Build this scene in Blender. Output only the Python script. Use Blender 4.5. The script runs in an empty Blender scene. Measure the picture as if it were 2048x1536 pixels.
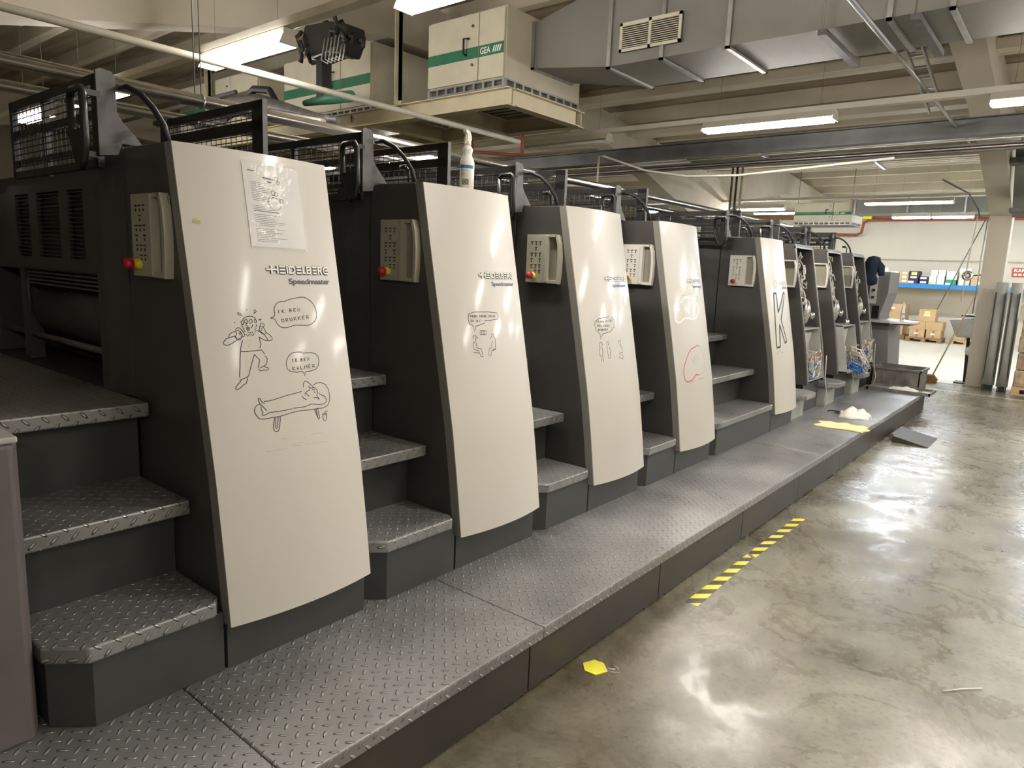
import bpy, math, random
from mathutils import Vector, Matrix
sc = bpy.context.scene
COL = sc.collection
# ---------------------------------------------------------------- camera
H = 1.776
def cam_axes(yaw, pitch, roll):
    f = Vector((-math.sin(yaw)*math.cos(pitch), math.cos(yaw)*math.cos(pitch), math.sin(pitch)))
    r = Vector((math.cos(yaw), math.sin(yaw), 0)); u = r.cross(f)
    c, s = math.cos(roll), math.sin(roll)
    return c*r+s*u, -s*r+c*u, f
R_, U_, F_ = cam_axes(0.6820, -0.1654, 0.0411)
cd = bpy.data.cameras.new('camera'); cam = bpy.data.objects.new('camera', cd); COL.objects.link(cam)
cd.sensor_width = 36; cd.lens = 1392.28/2048*36; cd.clip_start = .05; cd.clip_end = 200
M = Matrix.Identity(4)
for i in range(3):
    M[i][0] = R_[i]; M[i][1] = U_[i]; M[i][2] = -F_[i]
M[0][3], M[1][3], M[2][3] = 0, 0, H
cam.matrix_world = M
sc.camera = cam
# ---------------------------------------------------------------- world, exposure
w = bpy.data.worlds.new('world'); sc.world = w; w.use_nodes = True
bg = w.node_tree.nodes['Background']; bg.inputs[0].default_value = (.9, .86, .78, 1); bg.inputs[1].default_value = .06
sc.view_settings.view_transform = 'Standard'; sc.view_settings.look = 'None'
sc.view_settings.exposure = 0.12; sc.view_settings.gamma = 1; sc.view_settings.use_curve_mapping = False
sc.cycles.max_bounces = 7; sc.cycles.caustics_reflective = False; sc.cycles.caustics_refractive = False; sc.cycles.adaptive_threshold = .04
LAMP = 85.0          # radiance of the tubes
WARM = (1, .945, .88); COOL = (.84, .92, 1.0)
PI = math.pi
rnd = random.Random(7)
# ---------------------------------------------------------------- materials
def nodes(name):
    m = bpy.data.materials.new(name); m.use_nodes = True
    nt = m.node_tree; b = nt.nodes['Principled BSDF']
    return m, nt, b
def N(nt, t, **kw):
    n = nt.nodes.new(t)
    for k, v in kw.items():
        if k == 'op': n.operation = v
        else: setattr(n, k, v)
    return n
def L(nt, a, b): nt.links.new(a, b)
def mth(nt, op, a, b=None, c=None):
    n = N(nt, 'ShaderNodeMath', op=op)
    for i, x in enumerate((a, b, c)):
        if x is None: continue
        if isinstance(x, (int, float)): n.inputs[i].default_value = x
        else: L(nt, x, n.inputs[i])
    return n.outputs[0]
def ramp(nt, fac, pts):
    r = N(nt, 'ShaderNodeValToRGB'); L(nt, fac, r.inputs[0])
    e = r.color_ramp.elements
    while len(e) < len(pts): e.new(.5)
    for el, (p, c) in zip(e, pts): el.position = p; el.color = (*c, 1) if len(c) == 3 else c
    return r.outputs[0]
def pm(name, col, rough=.5, metal=0, var=.12, scale=6, coat=0, bump=0, bscale=60, spec=None, alpha=None, stretch=None):
    m, nt, b = nodes(name)
    tc = N(nt, 'ShaderNodeTexCoord'); src = tc.outputs['Object']
    if stretch:
        mp = N(nt, 'ShaderNodeMapping'); mp.inputs['Scale'].default_value = stretch; L(nt, src, mp.inputs[0]); src = mp.outputs[0]
    no = N(nt, 'ShaderNodeTexNoise'); no.inputs['Scale'].default_value = scale; no.inputs['Detail'].default_value = 5
    L(nt, src, no.inputs['Vector'])
    lo = tuple(max(0, c*(1-var)) for c in col); hi = tuple(min(1, c*(1+var)) for c in col)
    L(nt, ramp(nt, no.outputs[0], [(.3, lo), (.7, hi)]), b.inputs['Base Color'])
    b.inputs['Roughness'].default_value = rough; b.inputs['Metallic'].default_value = metal
    if coat: b.inputs['Coat Weight'].default_value = coat; b.inputs['Coat Roughness'].default_value = .10
    if spec is not None: b.inputs['Specular IOR Level'].default_value = spec
    if alpha is not None: b.inputs['Alpha'].default_value = alpha
    if bump:
        n2 = N(nt, 'ShaderNodeTexNoise'); n2.inputs['Scale'].default_value = bscale; L(nt, src, n2.inputs['Vector'])
        bp = N(nt, 'ShaderNodeBump'); bp.inputs['Strength'].default_value = bump; bp.inputs['Distance'].default_value = .01
        L(nt, n2.outputs[0], bp.inputs['Height']); L(nt, bp.outputs[0], b.inputs['Normal'])
    return m
def emis(name, col, s):
    m, nt, b = nodes(name); b.inputs['Base Color'].default_value = (*col, 1)
    b.inputs['Emission Color'].default_value = (*col, 1); b.inputs['Emission Strength'].default_value = s
    return m
def diamond(name, col, rough, stripes=0.0):
    m, nt, b = nodes(name)
    g = N(nt, 'ShaderNodeNewGeometry'); sp = N(nt, 'ShaderNodeSeparateXYZ'); L(nt, g.outputs['Position'], sp.inputs[0])
    a = mth(nt, 'SUBTRACT', sp.outputs[0], sp.outputs[2])
    S = .7071/.043
    u = mth(nt, 'MULTIPLY', mth(nt, 'ADD', a, sp.outputs[1]), S); v = mth(nt, 'MULTIPLY', mth(nt, 'SUBTRACT', a, sp.outputs[1]), S)
    fu = mth(nt, 'SUBTRACT', mth(nt, 'FRACT', u), .5); fv = mth(nt, 'SUBTRACT', mth(nt, 'FRACT', v), .5)
    par = mth(nt, 'PINGPONG', mth(nt, 'ADD', mth(nt, 'FLOOR', u), mth(nt, 'FLOOR', v)), 1)
    def ell(p, q):
        d = mth(nt, 'SQRT', mth(nt, 'ADD', mth(nt, 'POWER', mth(nt, 'DIVIDE', p, .43), 2), mth(nt, 'POWER', mth(nt, 'DIVIDE', q, .135), 2)))
        return mth(nt, 'MAXIMUM', mth(nt, 'SUBTRACT', 1, d), 0)
    h = mth(nt, 'ADD', mth(nt, 'MULTIPLY', ell(fu, fv), par), mth(nt, 'MULTIPLY', ell(fv, fu), mth(nt, 'SUBTRACT', 1, par)))
    h = mth(nt, 'MINIMUM', mth(nt, 'MULTIPLY', h, 2.2), 1)
    bp = N(nt, 'ShaderNodeBump'); bp.inputs['Strength'].default_value = 1; bp.inputs['Distance'].default_value = .010
    L(nt, h, bp.inputs['Height']); L(nt, bp.outputs[0], b.inputs['Normal'])
    no = N(nt, 'ShaderNodeTexNoise'); no.inputs['Scale'].default_value = 2.3; no.inputs['Detail'].default_value = 8; L(nt, g.outputs['Position'], no.inputs['Vector'])
    L(nt, ramp(nt, no.outputs[0], [(.3, tuple(c*.72 for c in col)), (.7, tuple(c*1.2 for c in col))]), b.inputs['Base Color'])
    mxl = N(nt, 'ShaderNodeMix', data_type='RGBA'); L(nt, mth(nt, 'MULTIPLY', h, .48), mxl.inputs[0]); L(nt, ramp(nt, no.outputs[0], [(.3, tuple(c*.68 for c in col)), (.7, tuple(c*1.15 for c in col))]), mxl.inputs[6]); mxl.inputs[7].default_value = (.62, .62, .60, 1)
    L(nt, mxl.outputs[2], b.inputs['Base Color'])
    rr = mth(nt, 'SUBTRACT', mth(nt, 'MULTIPLY_ADD', no.outputs[0], .25, rough-.12), mth(nt, 'MULTIPLY', h, .12)); L(nt, rr, b.inputs['Roughness'])
    b.inputs['Metallic'].default_value = .55
    return m
def concrete(name):
    m, nt, b = nodes(name)
    g = N(nt, 'ShaderNodeNewGeometry')
    def noise(s, d=6, dist=0, vec=None, rough=.55):
        n = N(nt, 'ShaderNodeTexNoise'); n.inputs['Scale'].default_value = s; n.inputs['Detail'].default_value = d
        n.inputs['Distortion'].default_value = dist; n.inputs['Roughness'].default_value = rough
        L(nt, vec or g.outputs['Position'], n.inputs['Vector']); return n.outputs[0]
    n1 = noise(.7, 9, .5, rough=.62); n2 = noise(3.1, 9, .1, rough=.66); n3 = noise(38, 6, .2)
    base = ramp(nt, n1, [(.34, (.115, .098, .060)), (.45, (.165, .148, .102)), (.53, (.235, .220, .165)), (.68, (.30, .285, .225))])
    mid = ramp(nt, n2, [(.32, (.42, .38, .29)), (.50, (.86, .85, .80)), (.68, (1.08, 1.08, 1.08))])
    mx = N(nt, 'ShaderNodeMix', data_type='RGBA', blend_type='MULTIPLY'); mx.inputs[0].default_value = .8
    L(nt, base, mx.inputs[6]); L(nt, mid, mx.inputs[7])
    fine = ramp(nt, n3, [(.33, (.42, .38, .31)), (.47, (.95, .95, .94)), (.62, (1, 1, 1)), (.72, (1.25, 1.25, 1.22))])
    mx2 = N(nt, 'ShaderNodeMix', data_type='RGBA', blend_type='MULTIPLY'); mx2.inputs[0].default_value = .6
    L(nt, mx.outputs[2], mx2.inputs[6]); L(nt, fine, mx2.inputs[7])
    sp0 = N(nt, 'ShaderNodeSeparateXYZ'); L(nt, g.outputs['Position'], sp0.inputs[0])
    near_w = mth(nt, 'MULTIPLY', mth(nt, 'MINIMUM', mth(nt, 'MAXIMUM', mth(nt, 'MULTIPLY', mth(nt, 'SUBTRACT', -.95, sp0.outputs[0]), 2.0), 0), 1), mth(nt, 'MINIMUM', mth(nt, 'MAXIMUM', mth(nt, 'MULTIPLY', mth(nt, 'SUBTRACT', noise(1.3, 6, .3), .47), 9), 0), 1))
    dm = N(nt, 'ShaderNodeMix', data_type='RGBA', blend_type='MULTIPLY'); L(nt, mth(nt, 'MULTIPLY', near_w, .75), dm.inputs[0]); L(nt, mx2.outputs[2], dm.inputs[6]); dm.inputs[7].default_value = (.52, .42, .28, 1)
    scr = mth(nt, 'MULTIPLY', mth(nt, 'LESS_THAN', mth(nt, 'ABSOLUTE', mth(nt, 'SUBTRACT', sp0.outputs[0], mth(nt, 'MULTIPLY_ADD', sp0.outputs[1], .02, -.93))), .003), mth(nt, 'MULTIPLY', mth(nt, 'LESS_THAN', sp0.outputs[1], 5.3), mth(nt, 'GREATER_THAN', sp0.outputs[1], 2.9)))
    dm2 = N(nt, 'ShaderNodeMix', data_type='RGBA'); L(nt, mth(nt, 'MULTIPLY', scr, .6), dm2.inputs[0]); L(nt, dm.outputs[2], dm2.inputs[6]); dm2.inputs[7].default_value = (.10, .08, .06, 1); mx2 = dm2
    # beyond the far pillar line the floor is a paler coating
    sp = N(nt, 'ShaderNodeSeparateXYZ'); L(nt, g.outputs['Position'], sp.inputs[0])
    far = mth(nt, 'GREATER_THAN', sp.outputs[1], 14.95)
    mx3 = N(nt, 'ShaderNodeMix', data_type='RGBA'); L(nt, far, mx3.inputs[0]); L(nt, mx2.outputs[2], mx3.inputs[6])
    L(nt, ramp(nt, n2, [(.3, (.62, .58, .48)), (.7, (.74, .70, .60))]), mx3.inputs[7])
    # dirt line along the walkway and the pale joint line
    ln = mth(nt, 'LESS_THAN', mth(nt, 'ABSOLUTE', mth(nt, 'SUBTRACT', mth(nt, 'ADD', sp.outputs[1], mth(nt, 'MULTIPLY', sp.outputs[0], .05)), 13.75)), .022)
    mx4 = N(nt, 'ShaderNodeMix', data_type='RGBA'); L(nt, ln, mx4.inputs[0]); L(nt, mx3.outputs[2], mx4.inputs[6]); mx4.inputs[7].default_value = (.75, .73, .68, 1)
    nj = noise(9, 4)
    jt = mth(nt, 'LESS_THAN', mth(nt, 'ABSOLUTE', mth(nt, 'SUBTRACT', sp.outputs[0], mth(nt, 'MULTIPLY_ADD', nj, .03, -1.49))), .006)
    jt2 = mth(nt, 'LESS_THAN', mth(nt, 'ABSOLUTE', mth(nt, 'SUBTRACT', sp.outputs[0], mth(nt, 'MULTIPLY_ADD', nj, .03, -1.43))), .005)
    jm = mth(nt, 'MULTIPLY', mth(nt, 'MAXIMUM', jt, jt2), mth(nt, 'LESS_THAN', sp.outputs[1], 3.5))
    mx5 = N(nt, 'ShaderNodeMix', data_type='RGBA'); L(nt, mth(nt, 'MULTIPLY', jm, .55), mx5.inputs[0]); L(nt, mx4.outputs[2], mx5.inputs[6]); mx5.inputs[7].default_value = (.12, .10, .07, 1)
    L(nt, mx5.outputs[2], b.inputs['Base Color'])
    rg = ramp(nt, noise(1.4, 10, .5, rough=.68), [(.42, (.40,)*3), (.5, (.24,)*3), (.58, (.34,)*3)])
    rgf = N(nt, 'ShaderNodeMix', data_type='FLOAT'); L(nt, far, rgf.inputs[0]); L(nt, rg, rgf.inputs[2]); rgf.inputs[3].default_value = .45
    L(nt, rgf.outputs[0], b.inputs['Roughness']); b.inputs['Specular IOR Level'].default_value = .6
    bp = N(nt, 'ShaderNodeBump'); bp.inputs['Strength'].default_value = .2; bp.inputs['Distance'].default_value = .0004
    L(nt, noise(5, 5, .3), bp.inputs['Height']); L(nt, bp.outputs[0], b.inputs['Normal'])
    return m
def hazard(name):
    m, nt, b = nodes(name)
    g = N(nt, 'ShaderNodeNewGeometry'); sp = N(nt, 'ShaderNodeSeparateXYZ'); L(nt, g.outputs['Position'], sp.inputs[0])
    t = mth(nt, 'FRACT', mth(nt, 'DIVIDE', mth(nt, 'SUBTRACT', sp.outputs[1], mth(nt, 'MULTIPLY', sp.outputs[0], 1.0)), .155))
    no = N(nt, 'ShaderNodeTexNoise'); no.inputs['Scale'].default_value = 40; L(nt, g.outputs['Position'], no.inputs['Vector'])
    k = mth(nt, 'GREATER_THAN', t, .5)
    L(nt, ramp(nt, k, [(.4, (.80, .74, .05)), (.6, (.035, .025, .02))]), b.inputs['Base Color']); b.inputs['Roughness'].default_value = .45
    return m
def corrugated(name):
    m, nt, b = nodes(name)
    g = N(nt, 'ShaderNodeNewGeometry'); sp = N(nt, 'ShaderNodeSeparateXYZ'); L(nt, g.outputs['Position'], sp.inputs[0])
    s = mth(nt, 'SINE', mth(nt, 'MULTIPLY', sp.outputs[0], 2*PI/.18))
    bp = N(nt, 'ShaderNodeBump'); bp.inputs['Strength'].default_value = .25; bp.inputs['Distance'].default_value = .02; L(nt, s, bp.inputs['Height']); L(nt, bp.outputs[0], b.inputs['Normal'])
    mp = N(nt, 'ShaderNodeMapping'); mp.inputs['Scale'].default_value = (.35, 3.5, 1); L(nt, g.outputs['Position'], mp.inputs[0])
    no = N(nt, 'ShaderNodeTexNoise'); no.inputs['Scale'].default_value = 1.6; no.inputs['Detail'].default_value = 7; L(nt, mp.outputs[0], no.inputs['Vector'])
    L(nt, ramp(nt, no.outputs[0], [(.3, (.26, .22, .15)), (.5, (.42, .36, .27)), (.7, (.58, .51, .40))]), b.inputs['Base Color']); b.inputs['Roughness'].default_value = .85
    return m
m_floor = concrete('polished_concrete'); m_roof = corrugated('roof_sheet')
m_plate = diamond('tread_plate', (.30, .30, .29), .42)
m_white = pm('cover_white', (.60, .57, .50), .38, var=.03, scale=1.2, coat=.22)
m_white2 = pm('cover_edge_grey', (.24, .23, .20), .4, var=.05)
m_dark = pm('dark_grey_paint', (.060, .056, .051), .42, var=.15, scale=3, bump=.05, bscale=250)
m_dark2 = pm('charcoal_base_paint', (.045, .045, .042), .5, var=.15, scale=3)
m_kick = pm('kick_panel_paint', (.038, .033, .025), .48, var=.2, scale=2)
m_black = pm('black_metal', (.014, .013, .012), .35, var=.2)
m_rubber = pm('black_rubber', (.012, .012, .012), .55)
m_post = pm('grey_post_paint', (.055, .054, .052), .45, var=.15)
m_hinge = pm('worn_grey_steel', (.11, .105, .10), .5, metal=.2, var=.3, scale=12)
m_steel = pm('polished_steel', (.62, .61, .58), .22, metal=1, var=.1, scale=9)
m_galv = pm('galvanised_steel', (.40, .40, .38), .42, metal=.75, var=.2, scale=5)
m_panel = pm('keypad_beige', (.40, .385, .30), .45, var=.05)
m_panelw = pm('keypad_white', (.66, .64, .57), .45, var=.05)
m_pocket = pm('pocket_beige', (.26, .25, .19), .5, var=.08)
m_ink = pm('black_ink', (.02, .018, .016), .6); m_faint = pm('faded_ink', (.36, .34, .30), .6); m_red_ink = pm('red_ink', (.60, .12, .12), .5)
m_white_ink = pm('white_marker', (.86, .86, .84), .5); m_logo = pm('logo_white', (.82, .80, .72), .35); m_blue_ink = pm('dark_blue_lettering', (.03, .045, .14), .45)
m_red = pm('red_plastic', (.42, .012, .03), .35); m_yellow = pm('yellow_plastic', (.80, .60, .03), .4)
m_paper = pm('printed_paper', (.74, .72, .69), .6, var=.03); m_text = pm('print_grey', (.20, .19, .19), .7)
m_conc = pm('painted_concrete', (.56, .51, .42), .75, var=.08, scale=1.5, bump=.1, bscale=20)
m_purlin = pm('painted_purlin', (.66, .60, .48), .7, var=.20, scale=2, stretch=(.3, 3, 1))
m_wall = pm('plaster_wall', (.64, .58, .46), .8, var=.05, scale=.7)
m_wallb = pm('dull_wall_grey', (.40, .37, .31), .85, var=.08)  # darker grey for the right and near walls and a far-wall strip
m_duct = pm('duct_sheet_grey', (.21, .205, .18), .6, metal=.08, var=.12, scale=1.2)
m_ductl = pm('duct_sheet_under', (.40, .385, .335), .5, metal=.2, var=.08, scale=1)
m_ahu = pm('cream_panel', (.58, .54, .42), .5, var=.05); m_green = pm('green_stripe', (.03, .16, .085), .45, var=.08)
m_cream = pm('cream_steel', (.60, .535, .37), .5, var=.08)
m_housing = pm('lamp_housing', (.66, .62, .52), .5, var=.04)
m_redpipe = pm('red_pipe_paint', (.30, .065, .035), .5, var=.15); m_whitepipe = pm('white_conduit', (.72, .69, .60), .5)
m_rail = pm('dark_rail_steel', (.085, .083, .08), .5, var=.3, scale=3)
m_card = pm('cardboard', (.56, .38, .20), .8, var=.07, scale=3); m_cardw = pm('white_carton', (.80, .78, .70), .7, var=.04)
m_cardd = pm('dark_violet_carton', (.035, .022, .06), .6); m_cardg = pm('green_carton', (.05, .30, .18), .6)
m_label_y = pm('yellow_label', (.85, .80, .05), .6); m_residue = pm('glue_residue', (.50, .47, .20), .7)
m_label_w = pm('white_label', (.85, .84, .80), .6); m_tape = pm('brown_tape', (.36, .20, .09), .4)
m_wood = pm('pallet_wood', (.50, .36, .20), .8, var=.2, scale=8, stretch=(1, 6, 6)); m_woodd = pm('old_pallet_wood', (.30, .18, .09), .85, var=.25, scale=8)
m_blue = pm('blue_rack_beam', (.02, .22, .55), .4, var=.05); m_cloth_y = pm('yellow_cloth', (.72, .66, .34), .9, var=.08, scale=20, bump=.3, bscale=200)
m_cloth_w = pm('white_cloth', (.74, .72, .64), .9, var=.06, scale=20, bump=.3, bscale=200)
m_bin = pm('dirty_grey_metal', (.16, .15, .13), .6, metal=.3, var=.4, scale=6); m_tray = pm('aluminium_tray', (.42, .41, .39), .35, metal=.6, var=.3, scale=5)
m_console = pm('console_grey', (.20, .195, .185), .5, var=.08); m_desk = pm('desk_top_grey', (.62, .62, .60), .4, var=.05)
m_encl = pm('enclosure_grey', (.38, .385, .35), .5, var=.1); m_mauve = pm('mauve_grey_cover', (.115, .098, .095), .6, var=.15, scale=3)
m_wire_w = pm('white_wires', (.62, .58, .50), .5); m_wire_b = pm('blue_wires', (.03, .16, .50), .45); m_wire_p = pm('pink_wires', (.50, .20, .20), .5)
m_pcb = pm('component_metal', (.45, .44, .40), .35, metal=.5, var=.7, scale=40); m_plastic = pm('white_bottle_plastic', (.80, .78, .70), .35, var=.02)
m_bluelab = pm('blue_label', (.03, .16, .42), .5); m_pic = pm('label_photo', (.20, .20, .13), .6, var=.9, scale=120)
m_navy = pm('navy_fabric', (.006, .012, .032), .9, var=.3); m_brownwood = pm('brown_wood_band', (.26, .14, .06), .6, var=.2, stretch=(1, 1, 8))
m_hazard = hazard('hazard_tape'); m_signred = pm('sign_red', (.42, .07, .03), .5)
m_wrap = pm('wrapped_boxes', (.40, .30, .20), .25, var=.4, scale=9, bump=.6, bscale=14, coat=.6)
m_bristle = pm('broom_bristle', (.20, .10, .035), .9, var=.3, scale=60); m_stick = pm('broom_stick', (.46, .38, .24), .6)
def glass(name, a):
    m, nt, b = nodes(name); b.inputs['Base Color'].default_value = (.9, .9, .88, 1); b.inputs['Roughness'].default_value = .08; b.inputs['Alpha'].default_value = a
    no = N(nt, 'ShaderNodeTexNoise'); no.inputs['Scale'].default_value = 22; bp = N(nt, 'ShaderNodeBump'); bp.inputs['Strength'].default_value = .8; bp.inputs['Distance'].default_value = .006
    tc = N(nt, 'ShaderNodeTexCoord'); L(nt, tc.outputs['Object'], no.inputs['Vector']); L(nt, no.outputs[0], bp.inputs['Height']); L(nt, bp.outputs[0], b.inputs['Normal'])
    return m
m_sleeve = glass('clear_plastic_sleeve', .16)
m_tube_w = emis('lit_tube_warm', WARM, LAMP); m_tube_c = emis('lit_tube_cool', COOL, LAMP*1.7)
# ---------------------------------------------------------------- mesh helpers
def rootloc(o):
    v = Vector((0, 0, 0))
    while o is not None: v += o.location; o = o.parent
    return v
class MB:
    def __init__(s): s.v = []; s.f = []; s.sm = []
    def add(s, vs, fs, smooth=False):
        n = len(s.v); s.v += [tuple(p) for p in vs]; s.f += [tuple(i+n for i in f) for f in fs]; s.sm += [smooth]*len(fs); return s
    def box(s, x0, x1, y0, y1, z0, z1):
        vs = [(x, y, z) for z in (z0, z1) for y in (y0, y1) for x in (x0, x1)]
        return s.add(vs, [(0, 2, 3, 1), (4, 5, 7, 6), (0, 1, 5, 4), (2, 6, 7, 3), (0, 4, 6, 2), (1, 3, 7, 5)])
    def bar(s, p, q, w, h=None, up=(0, 0, 1)):
        p = Vector(p); q = Vector(q); d = (q-p).normalized(); h = h or w
        up = Vector(up)
        if abs(d.dot(up)) > .98: up = Vector((0, 1, 0))
        a = d.cross(up).normalized(); b = a.cross(d).normalized(); a = a*(w/2); b = b*(h/2)
        vs = [p-a-b, p+a-b, p+a+b, p-a+b, q-a-b, q+a-b, q+a+b, q-a+b]
        return s.add(vs, [(0, 3, 2, 1), (4, 5, 6, 7), (0, 1, 5, 4), (1, 2, 6, 5), (2, 3, 7, 6), (3, 0, 4, 7)])
    def prism(s, poly, ax, a0, a1):
        area = sum(poly[i][0]*poly[(i+1) % len(poly)][1]-poly[(i+1) % len(poly)][0]*poly[i][1] for i in range(len(poly)))
        if area < 0: poly = poly[::-1]
        def P(p, a):
            return {'z': (p[0], p[1], a), 'y': (p[0], a, p[1]), 'x': (a, p[0], p[1])}[ax]
        n = len(poly); vs = [P(p, a0) for p in poly]+[P(p, a1) for p in poly]
        fs = [tuple(range(n))[::-1], tuple(range(n, 2*n))]+[(i, (i+1) % n, (i+1) % n+n, i+n) for i in range(n)]
        if ax == 'y': fs = [f[::-1] for f in fs]
        return s.add(vs, fs)
    def tube(s, pts, r, n=8, cap=True):
        pts = [Vector(p) for p in pts]; vs = []; fs = []
        prev = None
        for i, p in enumerate(pts):
            d = (pts[min(i+1, len(pts)-1)]-pts[max(i-1, 0)])
            d = d.normalized() if d.length > 1e-9 else Vector((0, 0, 1))
            if prev is None:
                a = d.cross(Vector((0, 0, 1)));
                if a.length < .05: a = d.cross(Vector((0, 1, 0)))
            else: a = prev-d*prev.dot(d)
            a.normalize(); b = d.cross(a); prev = a
            rr = r[i] if isinstance(r, (list, tuple)) else r
            for k in range(n):
                t = 2*PI*k/n; vs.append(p+a*(rr*math.cos(t))+b*(rr*math.sin(t)))
        for i in range(len(pts)-1):
            for k in range(n):
                k2 = (k+1) % n; fs.append((i*n+k, i*n+k2, (i+1)*n+k2, (i+1)*n+k))
        s.add(vs, fs, True)
        if cap:
            m = len(s.v)-len(vs); s.f += [tuple(m+k for k in range(n))[::-1], tuple(m+(len(pts)-1)*n+k for k in range(n))]; s.sm += [False, False]
        return s
    def lathe(s, c, prof, n=20, ax='z', sx=1, sy=1):
        vs = []; fs = []
        for r, h in prof:
            for k in range(n):
                t = 2*PI*k/n; a, b = r*math.cos(t)*sx, r*math.sin(t)*sy
                vs.append({'z': (c[0]+a, c[1]+b, c[2]+h), 'y': (c[0]+a, c[1]+h, c[2]+b), 'x': (c[0]+h, c[1]+a, c[2]+b)}[ax])
        for i in range(len(prof)-1):
            for k in range(n):
                k2 = (k+1) % n; f = (i*n+k, i*n+k2, (i+1)*n+k2, (i+1)*n+k)
                fs.append(f[::-1] if ax == 'y' else f)
        s.add(vs, fs, True); m = len(s.v)-len(vs)
        s.f += [tuple(m+k for k in range(n))[::-1], tuple(m+(len(prof)-1)*n+k for k in range(n))]; s.sm += [False, False]
        return s
    def build(s, name, mat, parent=None, loc=None, bevel=0):
        if loc is None: loc = rootloc(parent) if parent else Vector((0, 0, 0))
        loc = Vector(loc)
        me = bpy.data.meshes.new(name)
        me.from_pydata([tuple(Vector(p)-loc) for p in s.v], [], s.f)
        me.polygons.foreach_set('use_smooth', s.sm); me.materials.append(mat); me.update()
        o = bpy.data.objects.new(name, me); COL.objects.link(o)
        if parent: o.parent = parent
        else: o.location = loc
        if bevel:
            b = o.modifiers.new('bevel', 'BEVEL'); b.width = bevel; b.segments = 2; b.limit_method = 'ANGLE'; b.angle_limit = .7
        return o
def thing(name, label, cat, loc=(0, 0, 0), group=None):
    o = bpy.data.objects.new(name, None); COL.objects.link(o); o.location = loc; o.empty_display_size = .1
    return tag(o, label, cat, group)
def tag(o, label, cat, group=None, kind=None):
    o['label'] = label; o['category'] = cat
    if group: o['group'] = group
    if kind: o['kind'] = kind
    return o
def struct(name, mb, mat, **kw):
    o = mb.build(name, mat, loc=(0, 0, 0), **kw); o['kind'] = 'structure'; return o
def kids(o): return [c for c in COL.objects if c.parent is o]
def copy_tree(o, parent=None, skip=()):
    c = o.copy(); COL.objects.link(c); c.parent = parent
    for ch in kids(o):
        if ch.name.split('.')[0] in skip: continue
        copy_tree(ch, c, skip)
    return c
def dup(o, delta, label=None, skip=(), group=None):
    c = copy_tree(o, None, skip); c.location = Vector(o.location)+Vector(delta)
    if label: c['label'] = label
    if group: c['group'] = group
    return c
def text_geo(s, size, off=0.0, space=1.0):
    cu = bpy.data.curves.new('t', 'FONT'); cu.body = s; cu.size = size; cu.offset = off; cu.space_character = space; cu.resolution_u = 3
    o = bpy.data.objects.new('t', cu); COL.objects.link(o)
    dg = bpy.context.evaluated_depsgraph_get(); me = bpy.data.meshes.new_from_object(o.evaluated_get(dg))
    vs = [tuple(v.co) for v in me.vertices]; fs = [tuple(p.vertices) for p in me.polygons]
    bpy.data.objects.remove(o); bpy.data.curves.remove(cu); bpy.data.meshes.remove(me)
    return vs, fs
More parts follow.
